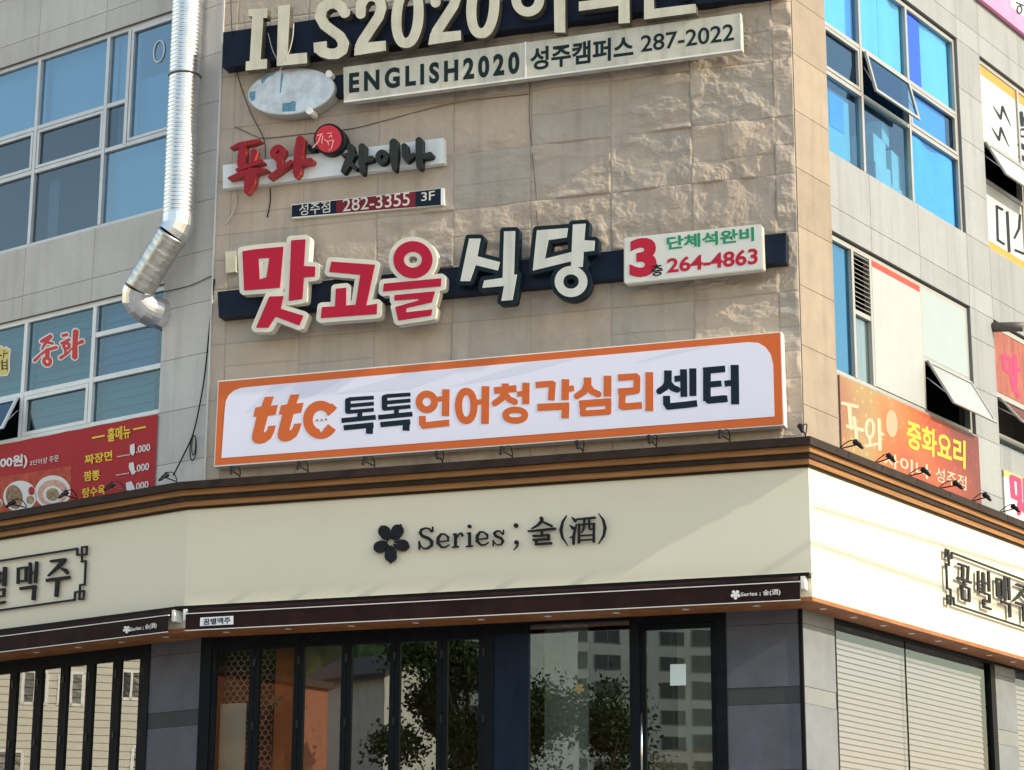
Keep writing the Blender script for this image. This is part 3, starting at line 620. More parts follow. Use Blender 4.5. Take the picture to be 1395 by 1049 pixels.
# right shopfront with venetian blinds
rf = MB(); rf.box(R, 1.14, REND, 7.02, 7.07, SD - .12, SD); rf.box(R, 1.14, 1.19, GB, 7.02, SD - .12, SD); rf.box(R, 6.60, 6.78, GB, 7.02, SD - .12, SD + .01); rfo = rf.build('shopfront_frame', M_blk, B)
G_r = glass('right_shop_glass', (.80, .82, .84), .10, .95, gcol=(.8, .9, 1))
pane(R, 1.19, 3.55, GB, 7.02, SD - .05, G_r, rfo); pane(R, 3.56, 6.60, GB, 7.02, SD - .05, G_r, rfo)
MB().box(R, 3.550, 3.560, GB, 7.02, SD - .07, SD - .04).build('glazing_joint', M_awnd, rfo)
room(R, 1.14, 13.8, GB - .02, 7.2, SD - .35, -2.6, mat('shop_room', (.20, .25, .30), .9))
M_ven = mat('pink_white_slat', (.345, .315, .36), .6, var=.02)
def venetian(a0, a1, z1):
    mb = MB(); z = z1
    while z > 4.0:
        mb.add([W(R, a0, z - .082, -.31), W(R, a1, z - .082, -.31), W(R, a1, z, -.335), W(R, a0, z, -.335)], [(0, 1, 2, 3)]); z -= .088
    o = mb.build('venetian_blind', M_ven, B); MB().box(R, a0, a1, z1, z1 + .05, -.35, -.30).build('head_rail', M_white, o)
venetian(1.2, 3.549, 6.74); venetian(3.561, 6.45, 6.74)
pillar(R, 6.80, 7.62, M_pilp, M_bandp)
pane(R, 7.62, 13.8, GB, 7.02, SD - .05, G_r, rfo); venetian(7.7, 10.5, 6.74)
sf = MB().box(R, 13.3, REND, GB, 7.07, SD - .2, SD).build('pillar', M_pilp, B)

# ------------------------------------------------------------------ signs on the corner face
M_cream = mat('cream_acrylic', (.60, .57, .46), .35, var=.10, vscale=3, streak=.22); M_cside = mat('tarnished_letter_side', (.16, .15, .125), .35, .4, var=.3)
M_creamb = mat('weathered_cream_panel', (.55, .53, .45), .4, var=.12, vscale=2, streak=.3)
M_ink = mat('dark_green_ink', (.015, .028, .030), .5); M_black = mat('black_acrylic', (.012, .013, .014), .35)
M_rail = mat('navy_rail', (.010, .016, .032), .35, var=.25, vscale=2)
M_rust = mat('steel_bracket', (.25, .23, .2), .5, .6, var=.3)
def bracket(f, a, z, d, par):
    MB().box(f, a - .04, a + .04, z - .04, z + .04, -.01, d).build('bracket', M_rust, par)
def letter(name, f, prims, d0, d1, m_face, m_side, par, lip=.008, iso=0, h=.4, back=True):
    o = glyph(MB(), f, prims, d0, d1, iso, h, back).build(name, m_side, par)
    glyph(MB(), f, prims, d1, d1 + lip, iso, h).build('letter_face', m_face, o); return o
# academy name in channel letters on a navy rail
q = quad(C, (304, 44), (1065, -63), (303, 92), (1065, -10), .30); t = empty('academy_letter_sign', base(C, q, .0), 'big cream raised letters reading ILS2020 on a navy rail at top', 'sign')
MB().poly(C, q, .02, .30).build('rail', M_rail, t)
S4 = lambda p: T(p, 3.4875, 300, 0); S5 = lambda p: T(p, 3.4875, 650, 0)
LET = [S4([('p', [(133, 45), (222, 38), (222, 84), (203, 86), (190, 283), (222, 280), (220, 325), (120, 335), (122, 292), (140, 290), (152, 78), (134, 76)])]),
 S4([('p', [(276, 28), (330, 22), (318, 258), (410, 250), (412, 300), (268, 313)])]),
 S4([('s', 50, [(590, 60), (574, 32), (545, 14), (512, 18), (482, 42), (474, 80), (495, 118), (535, 148), (568, 172), (586, 205), (578, 238), (552, 255), (518, 256), (486, 246), (470, 232)]), ('b', 50, [(592, 42), (590, 60)]), ('p', [(443, 203), (505, 195), (505, 245), (446, 250)])]),
 S4([('s', 46, [(666, 66), (668, 20), (690, -12), (722, -20), (754, -6), (766, 36), (752, 80), (712, 140), (672, 200), (660, 238)]), ('p', [(642, 208), (785, 193), (786, 240), (636, 264)]), ('-p', [(620, 262), (645, 264), (660, 300), (600, 300)])]),
 S4([('o', 889, 76, 52, 128, 47, .08)]),
 S4([('s', 46, [(1022, 12), (1024, -36), (1046, -66), (1078, -74), (1110, -60), (1122, -18), (1108, 26), (1068, 88), (1028, 148), (1016, 186)]), ('p', [(998, 158), (1142, 145), (1143, 190), (988, 213)])]),
 S4([('o', 1247, 30, 54, 128, 47, .08)]),
 S5([('o', 240, -6, 56, 62, 44), ('p', [(363, -170), (417, -172), (417, 154), (367, 154)])]),
 S5([('p', [(483, 8), (722, -20), (724, 108), (672, 112), (672, 26), (483, 52)]), ('o', 560, -90, 50, 46, 38), ('p', [(490, -170), (630, -186), (632, -150), (490, -134)]), ('p', [(672, -200), (718, -204), (718, -46), (672, -42)]), ('p', [(716, -140), (760, -144), (760, -106), (716, -102)])]),
 S5([('p', [(793, -40), (838, -45), (840, 42), (1036, 18), (1040, 60), (793, 92)]), ('o', 860, -150, 44, 40, 36), ('p', [(790, -88), (960, -108), (960, -74), (790, -54)]), ('p', [(972, -200), (1016, -204), (1016, -20), (972, -16)])])]
for g_ in LET: letter('channel_letter', C, g_, .30, .46, M_cream, M_cside, t)
# phone number box
q = quad(C, (467.7, 91.8), (1009, 17.8), (468.6, 139.5), (1010.7, 68.5), .34); t = empty('phone_sign_box', base(C, q, .1), 'long weathered cream sign box reading ENGLISH2020 with a phone number', 'sign')
MB().poly(C, q, .20, .34).build('sign_box', M_creamb, t); 
for x in (520, 700, 940): a_, z_ = P(C, x, 118 - (x - 500) * .134, .2); bracket(C, a_, z_ + .1, .2, t)
MB().poly(C, quad(C, (429, 107), (470, 101), (429, 135), (470, 129), .2), .02, .2).build('rail_stub', M_rail, t)
q2 = quad(C, (715, 57), (717, 57), (715, 107), (717, 107), .34); MB().poly(C, q2, .34, .347).build('divider', M_white, t)
rim = MB(); rim.poly(C, quad(C, (468.4, 138), (1010.5, 67), (468.6, 140), (1010.7, 69), .34), .335, .348); rim.poly(C, quad(C, (1007.6, 18), (1009.4, 17.8), (1009, 69), (1010.8, 68.6), .34), .335, .349); rim.build('edge_rim', M_white, t)
typeset(MB(), C, 'ENGLISH2020', (475.5, 99.5), (707.5, 69.5), (475.5, 127), (707.5, 100), .34, .344, .040, 1.4).build('lettering', M_ink, t)
typeset(MB(), C, '성주캠퍼스', (722.3, 65.5), (862.8, 47), (722.3, 96.5), (862.8, 78.5), .34, .344, .028).build('lettering', M_ink, t)
typeset(MB(), C, '287-2022', (873, 48.7), (999.8, 31.8), (873, 71.2), (999.8, 55), .34, .344, .012).build('lettering', M_ink, t)
# silver oval
ov = [('e', 396.8, 124.7, 59.5, 31, -.13)]; t = empty('oval_light_box', W(C, *P(C, 397, 155, .2), .2), 'oval light box with peeling silver film showing blue below the letters', 'sign')
M_film2 = mat('peeling_silver_film', (.56, .59, .62), .28, .35, var=.22, vscale=4, bump=.9, bscale=7)
glyph(MB(), C, ov, .05, .30, back=True).build('oval_case', mat('pale_grey_case', (.5, .5, .48), .4, .3, var=.1), t); glyph(MB(), C, ov, .30, .306, iso=-1.2).build('oval_face', M_film2, t)
pp = T([('p', [(140, 436), (168, 432), (165, 470), (150, 484), (137, 460)]), ('p', [(296, 490), (330, 488), (345, 478), (360, 482), (356, 528), (294, 530)]), ('p', [(290, 350), (300, 346), (288, 440), (282, 440)]), ('p', [(190, 375), (230, 350), (270, 340), (220, 372), (200, 400)])], 3.4875, 300, 0)
glyph(MB(), C, pp, .306, .309, h=.3).build('bare_patch', mat('faded_blue_patch', (.12, .26, .38), .5, var=.3, vscale=8), t)
for x, y in ((448, 100.5), (421, 150.5)): glyph(MB(), C, [('e', x, y, 4.5, 5, 0)], .1, .33, back=True).build('lug', M_white, t)
# red and black brush letters on a white board
q = quad(C, (303.4, 225), (604, 187.8), (303.6, 257), (605, 222), .16); t = empty('brush_letter_sign', base(C, q, .0), 'white board with red and black brush-style raised letters and a red round disc', 'sign')
MB().poly(C, q, .03, .16).build('board', mat('white_board', (.70, .73, .76), .4, var=.04, streak=.12), t)
M_redl = mat('dark_red_letter', (.25, .012, .022), .4, var=.12, vscale=5); M_reds = mat('faded_red_side', (.36, .06, .045), .4, var=.25, vscale=6); M_char = mat('charcoal_letter', (.030, .035, .034), .5, var=.12)
S9 = lambda p: T(p, 8.71875, 300, 170); S10 = lambda p: T(p, 8.4545, 450, 170)
for g_ in ([('v', [(120, 275, 20), (220, 235, 52), (380, 205, 58), (470, 185, 30)]), ('v', [(270, 230, 70), (255, 360, 95), (245, 470, 90)]), ('v', [(400, 320, 75), (375, 430, 50)]), ('v', [(200, 535, 40), (330, 480, 50), (480, 435, 55), (500, 440, 30)]),
            ('v', [(105, 635, 35), (260, 580, 75), (430, 545, 75), (550, 535, 30)]), ('v', [(365, 570, 130), (345, 680, 130), (310, 790, 60)])],
           [('o', 680, 325, 62, 48, 70, -.8), ('v', [(700, 400, 70), (705, 500, 75)]), ('v', [(590, 620, 50), (700, 540, 60), (840, 440, 50)]), ('v', [(950, 180, 100), (930, 320, 110), (905, 560, 90), (895, 610, 40)]), ('v', [(940, 450, 70), (1070, 425, 70)])]):
    letter('brush_letter', C, S9(g_), .16, .30, M_redl, M_reds, t)
for g_ in ([('v', [(230, 250, 70), (235, 290, 80)]), ('v', [(140, 350, 30), (220, 335, 45), (280, 345, 40)]), ('v', [(245, 340, 75), (195, 440, 85), (150, 530, 60)]), ('v', [(230, 440, 50), (285, 495, 50)])],
           [('v', [(365, 255, 85), (360, 400, 85), (365, 545, 55)]), ('v', [(385, 410, 60), (470, 385, 65)])],
           [('o', 592, 370, 46, 58, 58, .3)], [('v', [(728, 205, 95), (728, 340, 100), (735, 510, 50)])],
           [('v', [(850, 245, 70), (860, 350, 75), (880, 400, 60), (955, 345, 50)])], [('v', [(1020, 180, 80), (1020, 340, 80), (1025, 480, 70)]), ('v', [(1050, 370, 55), (1145, 345, 70)])]):
    letter('brush_letter', C, S10(g_), .16, .29, M_char, M_black, t)
dsc = glyph(MB(), C, [('e', 448.3, 189.5, 20.8, 21.3, 0)], .06, .30, back=True).build('round_disc', M_black, t)
glyph(MB(), C, [('e', 447.2, 189.2, 17.6, 18.6, 0)], .30, .306).build('disc_face', mat('bright_red_face', (.50, .03, .05), .35, var=.1), dsc)
glyph(MB(), C, T([('v', [(1055, 250, 40), (1070, 290, 60), (1110, 290, 50)])], 8.71875, 300, 170), .12, .26).build('tail', M_black, dsc)
glyph(MB(), C, T([('v', [(1150, 130, 9), (1215, 105, 9)]), ('v', [(1195, 110, 9), (1170, 190, 10), (1100, 270, 12)]), ('v', [(1215, 130, 10), (1205, 220, 7)]), ('v', [(1235, 170, 8), (1265, 200, 8)]), ('v', [(1270, 105, 8), (1320, 95, 8)]), ('v', [(1290, 150, 8), (1320, 120, 8), (1325, 150, 6)]), ('v', [(1275, 190, 8), (1285, 240, 8)]), ('v', [(1285, 195, 8), (1345, 180, 8), (1320, 280, 8), (1290, 305, 6)])], 8.71875, 300, 170), .306, .309, h=.2).build('disc_script', mat('pink_script', (.75, .45, .42), .5), dsc)
# small phone board
q = quad(C, (396.9, 278.8), (604.8, 256), (397.5, 297.5), (605, 279), .10); t = empty('small_phone_sign', base(C, q, .0), 'small navy and red phone strip reading 282-3355 3F under the brush letters', 'sign')
MB().poly(C, q, .02, .10).build('board', M_white, t)
for x0, x1, m_ in ((397.6, 458.2, M_rail), (458.2, 566, mat('maroon_panel', (.16, .012, .022), .4, var=.1)), (566, 600.5, M_rail)):
    f_ = lambda x, u: (x, (279.6 - (x - 397) * .1135) * (1 - u) + (296.6 - (x - 397) * .08) * u)
    MB().poly(C, quad(C, f_(x0, 0.02), f_(x1, 0.02), f_(x0, .95), f_(x1, .95), .1), .1, .104).build('panel', m_, t)
M_pt = mat('pale_type', (.62, .60, .55), .5)
typeset(MB(), C, '성주점', (407.5, 277.5), (449.7, 273.8), (407.5, 294), (449.7, 289.3), .104, .107, .006).build('lettering', M_pt, t)
typeset(MB(), C, '282-3355', (466.9, 271), (558, 261), (466.9, 288.3), (558, 279.6), .104, .107, .004).build('lettering', M_pt, t)
typeset(MB(), C, '3F', (573.8, 262.4), (592, 259.5), (573.8, 274), (592, 272.5), .104, .107, .006).build('lettering', M_pt, t)
# restaurant name: outlined blocks on a navy rail
q = quad(C, (296.3, 397.5), (1070.5, 317), (298, 432.5), (1070.5, 356.6), .26); t = empty('restaurant_letter_sign', base(C, q, .0), 'bulky outlined letters, three red and two white, on a navy rail above the orange sign', 'sign')
MB().poly(C, q, .02, .26).build('rail', M_rail, t)
M_rim = mat('cream_letter_rim', (.66, .63, .55), .35, var=.08); M_crim = mat('crimson_face', (.42, .008, .035), .4, var=.05); M_tint = mat('dull_white_face', (.60, .60, .56), .35, var=.06, streak=.15); M_nrim = mat('navy_letter_rim', (.010, .020, .028), .35, var=.15)
S6 = lambda p: T(p, 3.4875, 290, 290); S7 = lambda p: T(p, 3.17045, 650, 280)
RED = [[('p', [(140, 182), (205, 172), (335, 160), (318, 355), (148, 368)]), ('-p', [(216, 216), (268, 213), (254, 306), (222, 316)]), ('p', [(372, 130), (440, 125), (432, 252), (486, 255), (484, 302), (432, 306), (425, 408), (360, 418)]), ('p', [(268, 397), (335, 395), (322, 455), (430, 488), (410, 535), (297, 492), (263, 545), (205, 545)])],
       [('p', [(563, 231), (770, 246), (728, 440), (780, 431), (778, 480), (512, 500), (518, 447), (580, 444), (584, 360), (633, 355), (632, 440), (678, 436), (700, 294), (552, 280)])],
       [('o', 950, 222, 68, 63, 50), ('p', [(812, 336), (1085, 310), (1083, 348), (808, 373)]), ('p', [(862, 390), (1055, 372), (1040, 424), (918, 452), (918, 472), (1042, 458), (1037, 487), (880, 511), (866, 447), (978, 415), (976, 408), (862, 416)])]]
for g_ in RED:
    o = glyph(MB(), C, S6(g_), .25, .42, iso=6.2, h=.5, back=True).build('outlined_letter', M_rim, t); glyph(MB(), C, S6(g_), .42, .43, h=.35).build('letter_face', M_crim, o)
SIK = T([('p', [(639, 325), (654.5, 325), (650, 349), (681, 357), (678, 368.5), (648, 361), (640, 383), (627, 383)])], 1, 0, 0) + S7([('p', [(116, 112), (164, 110), (158, 299), (172, 297), (152, 408), (104, 412), (116, 347), (22, 356), (30, 324), (110, 312)])])
DANG = S7([('p', [(258, 107), (392, 97), (386, 138), (308, 149), (292, 230), (410, 200), (408, 240), (240, 281)]), ('p', [(413, 82), (468, 78), (462, 150), (508, 152), (505, 195), (460, 200), (455, 265), (405, 268)]), ('o', 405, 328, 52, 49, 36)])
for g_ in (SIK, DANG):
    o = glyph(MB(), C, g_, .25, .41, iso=5.6, h=.5, back=True).build('outlined_letter', M_nrim, t); glyph(MB(), C, g_, .41, .42, h=.35).build('letter_face', M_tint, o)
# third floor notice
t = empty('floor_notice_sign', W(C, *P(C, 945, 375, .19), .19), 'white rounded plate with big red 3 on the navy rail', 'sign')
rq = [('p', [(854, 327.5), (1034.5, 309.4), (1036.5, 363.3), (854, 382.9)])]
glyph(MB(), C, rq, .25, .38, iso=4, back=True).build('plate_case', M_rim, t); glyph(MB(), C, rq, .38, .386, iso=2.6).build('plate_face', mat('white_plate', (.64, .64, .61), .35, var=.05), t)
M_grn = mat('green_type', (.02, .25, .12), .5); M_rty = mat('red_type', (.45, .015, .04), .5)
typeset(MB(), C, '3', (857.5, 326.5), (894.5, 321.5), (857.5, 378), (894.5, 376.5), .386, .390, .05).build('numeral', M_rty, t)
typeset(MB(), C, '층', (887, 361.2), (902.3, 359), (887.2, 377), (903.3, 374.6), .390, .393, .02).build('lettering', M_black, t)
typeset(MB(), C, '단체석완비', (908, 322.4), (1027, 309), (908.6, 340.5), (1027.5, 328), .386, .390, .032).build('lettering', M_grn, t)
typeset(MB(), C, '264-4863', (908.6, 352), (1032.3, 337.4), (908.6, 372), (1032.3, 359.5), .386, .390, .026).build('lettering', M_rty, t)
# small junction box
jb = MB().poly(C, quad(C, (307, 343), (321, 341), (307.5, 372), (321, 370), .12), .02, .12); jbo = jb.build('junction_box', mat('cream_box', (.58, .54, .42), .5, var=.1)); tag(jbo, 'small cream electrical box on the brown stone left of the red letters', 'junction box')
# therapy centre sign: orange frame, lavender panel, traced letters
q = quad(C, (297, 518.5), (1064.2, 451.6), (291.2, 636), (1068.6, 579.3), .25); t = empty('therapy_centre_sign', base(C, q, .02), 'wide clean orange-framed white sign reading ttc in orange on the stone face', 'sign')
MB().poly(C, q, .04, .245).build('sign_case', M_white, t)
qi = quad(C, (298, 520.3), (1062.8, 453), (292.6, 634), (1066.6, 578), .25); M_or = mat('orange_vinyl', (.62, .135, .035), .4, var=.03)
MB().poly(C, qi, .245, .25).build('orange_frame', M_or, t)
M_lav = mat('lavender_white_vinyl', (.76, .76, .90), .45, var=.012); M_lavd = mat('pale_stripe_vinyl', (.68, .69, .84), .45)
pan = [('p', [(345, 545), (1014, 486), (1014, 560), (345, 615)]), ('p', [(301.8, 575), (345, 575), (345, 620.4), (300.6, 624)]), ('p', [(307, 570), (330, 528), (1028, 466.4), (1054.7, 567), (301, 624)])]
pan = [('p', [(306, 560), (307.5, 547), (311, 539), (318, 532.5), (328, 528.5), (340, 527), (1020, 466), (1033, 467), (1043, 473), (1050, 483), (1053.2, 497), (1055, 567.3), (301.6, 624)])]
glyph(MB(), C, pan, .25, .253, h=.5).build('panel', M_lav, t)
for tri in ([(333, 563), (372, 524.4), (470, 515.4), (430, 538)], [(452, 537), (560, 507.5), (640, 500.5), (560, 530)], [(610, 528), (720, 493.2), (790, 487), (700, 512)], [(860, 496), (925, 475), (970, 471)]):
    glyph(MB(), C, [('p', tri)], .253, .2545, h=.5).build('pale_stripe', M_lavd, t)
S3 = lambda p: T(p, 6.0652, 330, 530); Sm = lambda p: T(p, 5.8125, 550, 480); Sr = lambda p: T(p, 5.58, 780, 480)
tt = lambda dx, dy: [('p', [(185 + dx, 65 + dy), (262 + dx, 60 + dy), (236 + dx, 137 + dy), (296 + dx, 130 + dy), (276 + dx, 213 + dy), (212 + dx, 222 + dy), (180 + dx, 345 + dy), (178 + dx, 355 + dy), (190 + dx, 358 + dy), (206 + dx, 340 + dy), (216 + dx, 305 + dy), (278 + dx, 299 + dy), (262 + dx, 360 + dy), (235 + dx, 410 + dy), (190 + dx, 442 + dy), (145 + dx, 453 + dy), (105 + dx, 446 + dy), (82 + dx, 420 + dy), (80 + dx, 385 + dy), (118 + dx, 228 + dy), (90 + dx, 230 + dy), (108 + dx, 152 + dy), (158 + dx, 144 + dy)])]
cc = [('o', 648, 254, 105, 118, 80), ('-p', [(655, 270), (735, 203), (800, 150), (800, 340), (775, 340), (713, 292)]), ('-p', [(632, 322), (676, 330), (652, 362)]), ('p', [(700, 190), (735, 203), (783, 155), (740, 115)]), ('p', [(660, 360), (713, 293), (775, 337), (720, 385)])]
tok = lambda dx, dy: [('b', 32, [(880 + dx, 84 + dy), (1087 + dx, 70 + dy)]), ('b', 32, [(880 + dx, 138 + dy), (1087 + dx, 120 + dy)]), ('b', 32, [(870 + dx, 190 + dy), (1087 + dx, 170 + dy)]), ('s', 46, [(872 + dx, 96 + dy), (872 + dx, 182 + dy)]), ('b', 40, [(972 + dx, 180 + dy), (970 + dx, 235 + dy)]), ('b', 40, [(820 + dx, 260 + dy), (1103 + dx, 232 + dy)]), ('b', 44, [(838 + dx, 320 + dy), (1085 + dx, 296 + dy)]), ('b', 58, [(1053 + dx, 290 + dy), (1050 + dx, 370 + dy)])]
for g_ in (tt(0, 0), tt(212, -18), cc): glyph(MB(), C, S3(g_), .253, .257, h=.3).build('orange_letter', M_or, t)
glyph(MB(), C, S3([('e', 619, 257, 10, 10, 0), ('e', 656, 255, 10, 10, 0), ('e', 693, 251, 10, 10, 0)]), .253, .257, h=.2).build('speech_dots', mat('dot_vinyl', (.45, .22, .16), .5), t)
M_nv = mat('navy_vinyl', (.012, .022, .034), .4)
for g_ in (tok(0, 0), tok(303, -26)): glyph(MB(), C, S3(g_), .253, .257, h=.3).build('navy_letter', M_nv, t)
OR = [[('o', 183, 392, 61, 62, 56), ('b', 40, [(255, 372), (310, 366)]), ('b', 60, [(334, 292), (331, 504)]), ('b', 54, [(147, 503), (149, 575)]), ('s', 52, [(148, 560), (158, 580), (335, 560)]), ('b', 52, [(300, 564), (361, 557)])],
      [('o', 495, 424, 61, 115, 58), ('b', 42, [(565, 397), (630, 390)]), ('b', 62, [(648, 268), (643, 566)])],
      [('b', 56, [(804, 246), (805, 300)]), ('b', 54, [(716, 303), (893, 286)]), ('v', [(805, 300, 54), (775, 365, 52), (722, 402, 52)]), ('v', [(800, 330, 50), (835, 372, 50), (880, 392, 50)]), ('b', 42, [(898, 331), (950, 326)]), ('b', 58, [(968, 240), (966, 410)]), ('o', 883, 497, 76, 42, 52)],
      [('b', 50, [(1044, 258), (1185, 247)]), ('s', 44, [(1175, 248), (1180, 258)]), ('b', 54, [(1178, 232), (1168, 380)]), ('b', 60, [(1281, 212), (1277, 378)]), ('b', 46, [(1300, 290), (1349, 283)]), ('b', 58, [(1058, 436), (1311, 424)]), ('b', 60, [(1281, 410), (1278, 522)])]]
for g_ in OR: glyph(MB(), C, Sm(g_), .253, .257, h=.3).build('orange_letter', M_or, t)
ORr = [[('b', 58, [(114, 190), (114, 250)]), ('v', [(114, 240, 58), (90, 295, 52), (35, 332, 50)]), ('v', [(114, 250, 52), (145, 295, 50), (195, 318, 50)]), ('b', 60, [(266, 177), (265, 336)]), ('s', 46, [(78, 390), (270, 375), (272, 452), (78, 465), (78, 390)]), ('b', 56, [(50, 393), (295, 375)])],
       [('b', 52, [(346, 192), (480, 184)]), ('s', 52, [(480, 184), (490, 195), (488, 290), (380, 305), (374, 410), (390, 412)]), ('b', 52, [(346, 300), (488, 290)]), ('b', 52, [(380, 414), (528, 402)]), ('b', 60, [(583, 150), (584, 446)])]]
for g_ in ORr: glyph(MB(), C, Sr(g_), .253, .257, h=.3).build('orange_letter', M_or, t)
NVr = [[('b', 58, [(725, 137), (724, 230)]), ('v', [(724, 225, 56), (705, 265, 52), (660, 295, 48)]), ('v', [(730, 235, 50), (760, 270, 50), (795, 283, 48)]), ('b', 46, [(774, 202), (825, 197)]), ('b', 52, [(843, 128), (846, 338)]), ('b', 54, [(914, 121), (915, 332)]), ('b', 54, [(714, 330), (716, 400)]), ('s', 50, [(714, 390), (728, 412), (900, 394)]), ('b', 50, [(880, 396), (947, 387)])],
       [('b', 58, [(1021, 116), (1021, 370)]), ('b', 50, [(992, 140), (1160, 125)]), ('b', 46, [(1030, 245), (1132, 236)]), ('s', 54, [(1020, 340), (1035, 364), (1150, 352)]), ('b', 52, [(1120, 358), (1178, 351)]), ('b', 46, [(1155, 238), (1210, 232)]), ('b', 62, [(1232, 95), (1236, 395)])]]
for g_ in NVr: glyph(MB(), C, Sr(g_), .253, .257, h=.3).build('navy_letter', M_nv, t)
# bar name on the cream band: blossom and letters standing off the wall
q0 = P(C, 660, 765, .42); t = empty('bar_name_sign', W(C, *q0, .42), 'dark five-petal flower and serif letters reading Series standing off the cream band', 'sign')
Sf = lambda p: T(p, 6.975, 500, 690); Sg = lambda p: T(p, 8.71875, 680, 690); ctr = (222, 338)
fl = []
for tx, ty in ((128, 182), (322, 168), (400, 385), (222, 540), (62, 410)):
    dx, dy = tx - ctr[0], ty - ctr[1]; l = math.hypot(dx, dy)
    fl.append(('v', [(ctr[0] + dx * .12, ctr[1] + dy * .12, 16), (ctr[0] + dx * .42, ctr[1] + dy * .42, 104), (ctr[0] + dx * .66, ctr[1] + dy * .66, 112), (ctr[0] + dx * .98, ctr[1] + dy * .98, 12)]))
    fl.append(('-v', [(ctr[0] + dx * .1, ctr[1] + dy * .1, 9), (ctr[0] + dx * .36, ctr[1] + dy * .36, 6)])); 
for tx, ty in ((222, 170), (390, 290), (330, 500), (110, 500), (40, 290)):
    dx, dy = tx - ctr[0], ty - ctr[1]; fl.append(('-v', [(ctr[0], ctr[1], 8), (ctr[0] + dx, ctr[1] + dy, 8)]))
fl.append(('-e', *ctr, 32, 32, 0))
M_char2 = mat('matt_charcoal', (.016, .017, .022), .45)
glyph(MB(), C, Sf(fl), .46, .49, h=.25, back=True).build('flower', M_char2, t)
SER = [[('v', [(610, 235, 22), (590, 210, 16), (555, 203, 15), (515, 218, 20), (502, 250, 26), (525, 280, 30), (580, 300, 30), (612, 330, 30), (610, 370, 24), (570, 398, 16), (535, 398, 15), (505, 375, 18), (494, 345, 20)]), ('b', 15, [(622, 190), (620, 240)]), ('b', 15, [(492, 325), (495, 410)])],
       [('v', [(668, 335, 12), (770, 325, 12), (768, 290, 22), (735, 260, 14), (700, 262, 18), (672, 300, 28), (672, 350, 28), (705, 385, 20), (745, 385, 14), (780, 362, 10)])],
       [('b', 26, [(838, 262), (838, 380)]), ('b', 13, [(812, 265), (850, 258)]), ('b', 15, [(806, 386), (872, 380)]), ('v', [(845, 300, 12), (870, 262, 14), (895, 252, 16), (903, 272, 26)])],
       [('e', 972, 188, 19, 18, 0), ('b', 26, [(972, 250), (972, 378)]), ('b', 13, [(945, 254), (985, 248)]), ('b', 15, [(938, 380), (1004, 373)])],
       [('v', [(1040, 312, 12), (1142, 302, 12), (1140, 268, 22), (1105, 240, 14), (1070, 242, 18), (1044, 280, 28), (1044, 328, 28), (1078, 364, 20), (1118, 364, 14), (1152, 340, 10)])],
       [('v', [(1285, 262, 14), (1262, 232, 13), (1230, 232, 16), (1206, 255, 24), (1225, 282, 26), (1270, 300, 26), (1290, 325, 24), (1275, 358, 16), (1240, 366, 13), (1212, 350, 14), (1198, 325, 14)]), ('b', 12, [(1295, 220), (1293, 265)]), ('b', 12, [(1195, 315), (1197, 375)])]]
for g_ in SER: glyph(MB(), C, Sf(g_), .46, .485, h=.25, back=True).build('letter', M_char2, t)
SUL = [[('e', 197, 225, 27, 27, 0), ('e', 203, 425, 26, 26, 0), ('v', [(220, 425, 20), (212, 470, 18), (172, 515, 8)])],
       [('v', [(500, 140, 45), (505, 170, 36), (450, 225, 26), (385, 262, 16)]), ('v', [(510, 180, 22), (570, 205, 30), (620, 230, 30)]), ('v', [(345, 292, 22), (480, 280, 26), (660, 262, 30)]), ('b', 30, [(505, 285), (505, 340)]), ('v', [(405, 348, 28), (500, 345, 22), (590, 335, 26)]), ('b', 34, [(585, 330), (583, 400)]), ('v', [(405, 395, 26), (590, 385, 26)]), ('b', 32, [(440, 395), (438, 445)]), ('v', [(430, 448, 26), (615, 435, 30)])],
       [('v', [(800, 105, 10), (752, 180, 28), (730, 280, 36), (750, 370, 28), (815, 465, 8)])],
       [('v', [(860, 125, 12), (900, 165, 42)]), ('v', [(835, 220, 12), (875, 255, 42)]), ('v', [(915, 210, 14), (885, 330, 30), (880, 440, 30)]), ('v', [(838, 365, 12), (880, 360, 26)]), ('v', [(925, 150, 22), (1135, 130, 26)]), ('b', 28, [(945, 200), (945, 438)]), ('v', [(945, 215, 18), (1130, 200, 20)]), ('b', 28, [(1122, 200), (1122, 428)]), ('b', 24, [(1010, 145), (1003, 270)]), ('b', 24, [(1066, 140), (1070, 270)]), ('v', [(1003, 260, 20), (975, 310, 12)]), ('b', 16, [(1070, 272), (1115, 268)]), ('b', 18, [(950, 345), (1120, 335)]), ('b', 18, [(950, 400), (1120, 390)])],
       [('v', [(1180, 82, 10), (1235, 160, 28), (1256, 250, 36), (1240, 345, 28), (1180, 440, 10)])]]
for g_ in SUL: glyph(MB(), C, Sg(g_), .46, .485, h=.2, back=True).build('letter', M_char2, t)

# frame-and-letters sign at both ends of the band
Sl = lambda p: T(p, 9.992, 0, 735); Sq = lambda p: T(p, 8.067, 1275, 735)
FR = [('b', 26, [(-260, 330), (1045, 124)]), ('b', 24, [(1045, 108), (1045, 218)]), ('b', 24, [(1034, 212), (1184, 198)]), ('b', 22, [(1110, 100), (1110, 310)]), ('b', 22, [(1176, 88), (1172, 205)]), ('b', 22, [(1100, 104), (1186, 94)]), ('b', 24, [(1094, 302), (1172, 290)]), ('b', 24, [(1162, 285), (1146, 622)]), ('b', 24, [(1155, 610), (1076, 620)]), ('b', 22, [(1084, 612), (1074, 815)]), ('b', 24, [(1006, 718), (1150, 696)]), ('b', 22, [(1140, 695), (1130, 815)]), ('b', 24, [(1062, 815), (1140, 806)]), ('b', 22, [(1018, 712), (1010, 828)]), ('b', 26, [(1018, 818), (-260, 998)])]
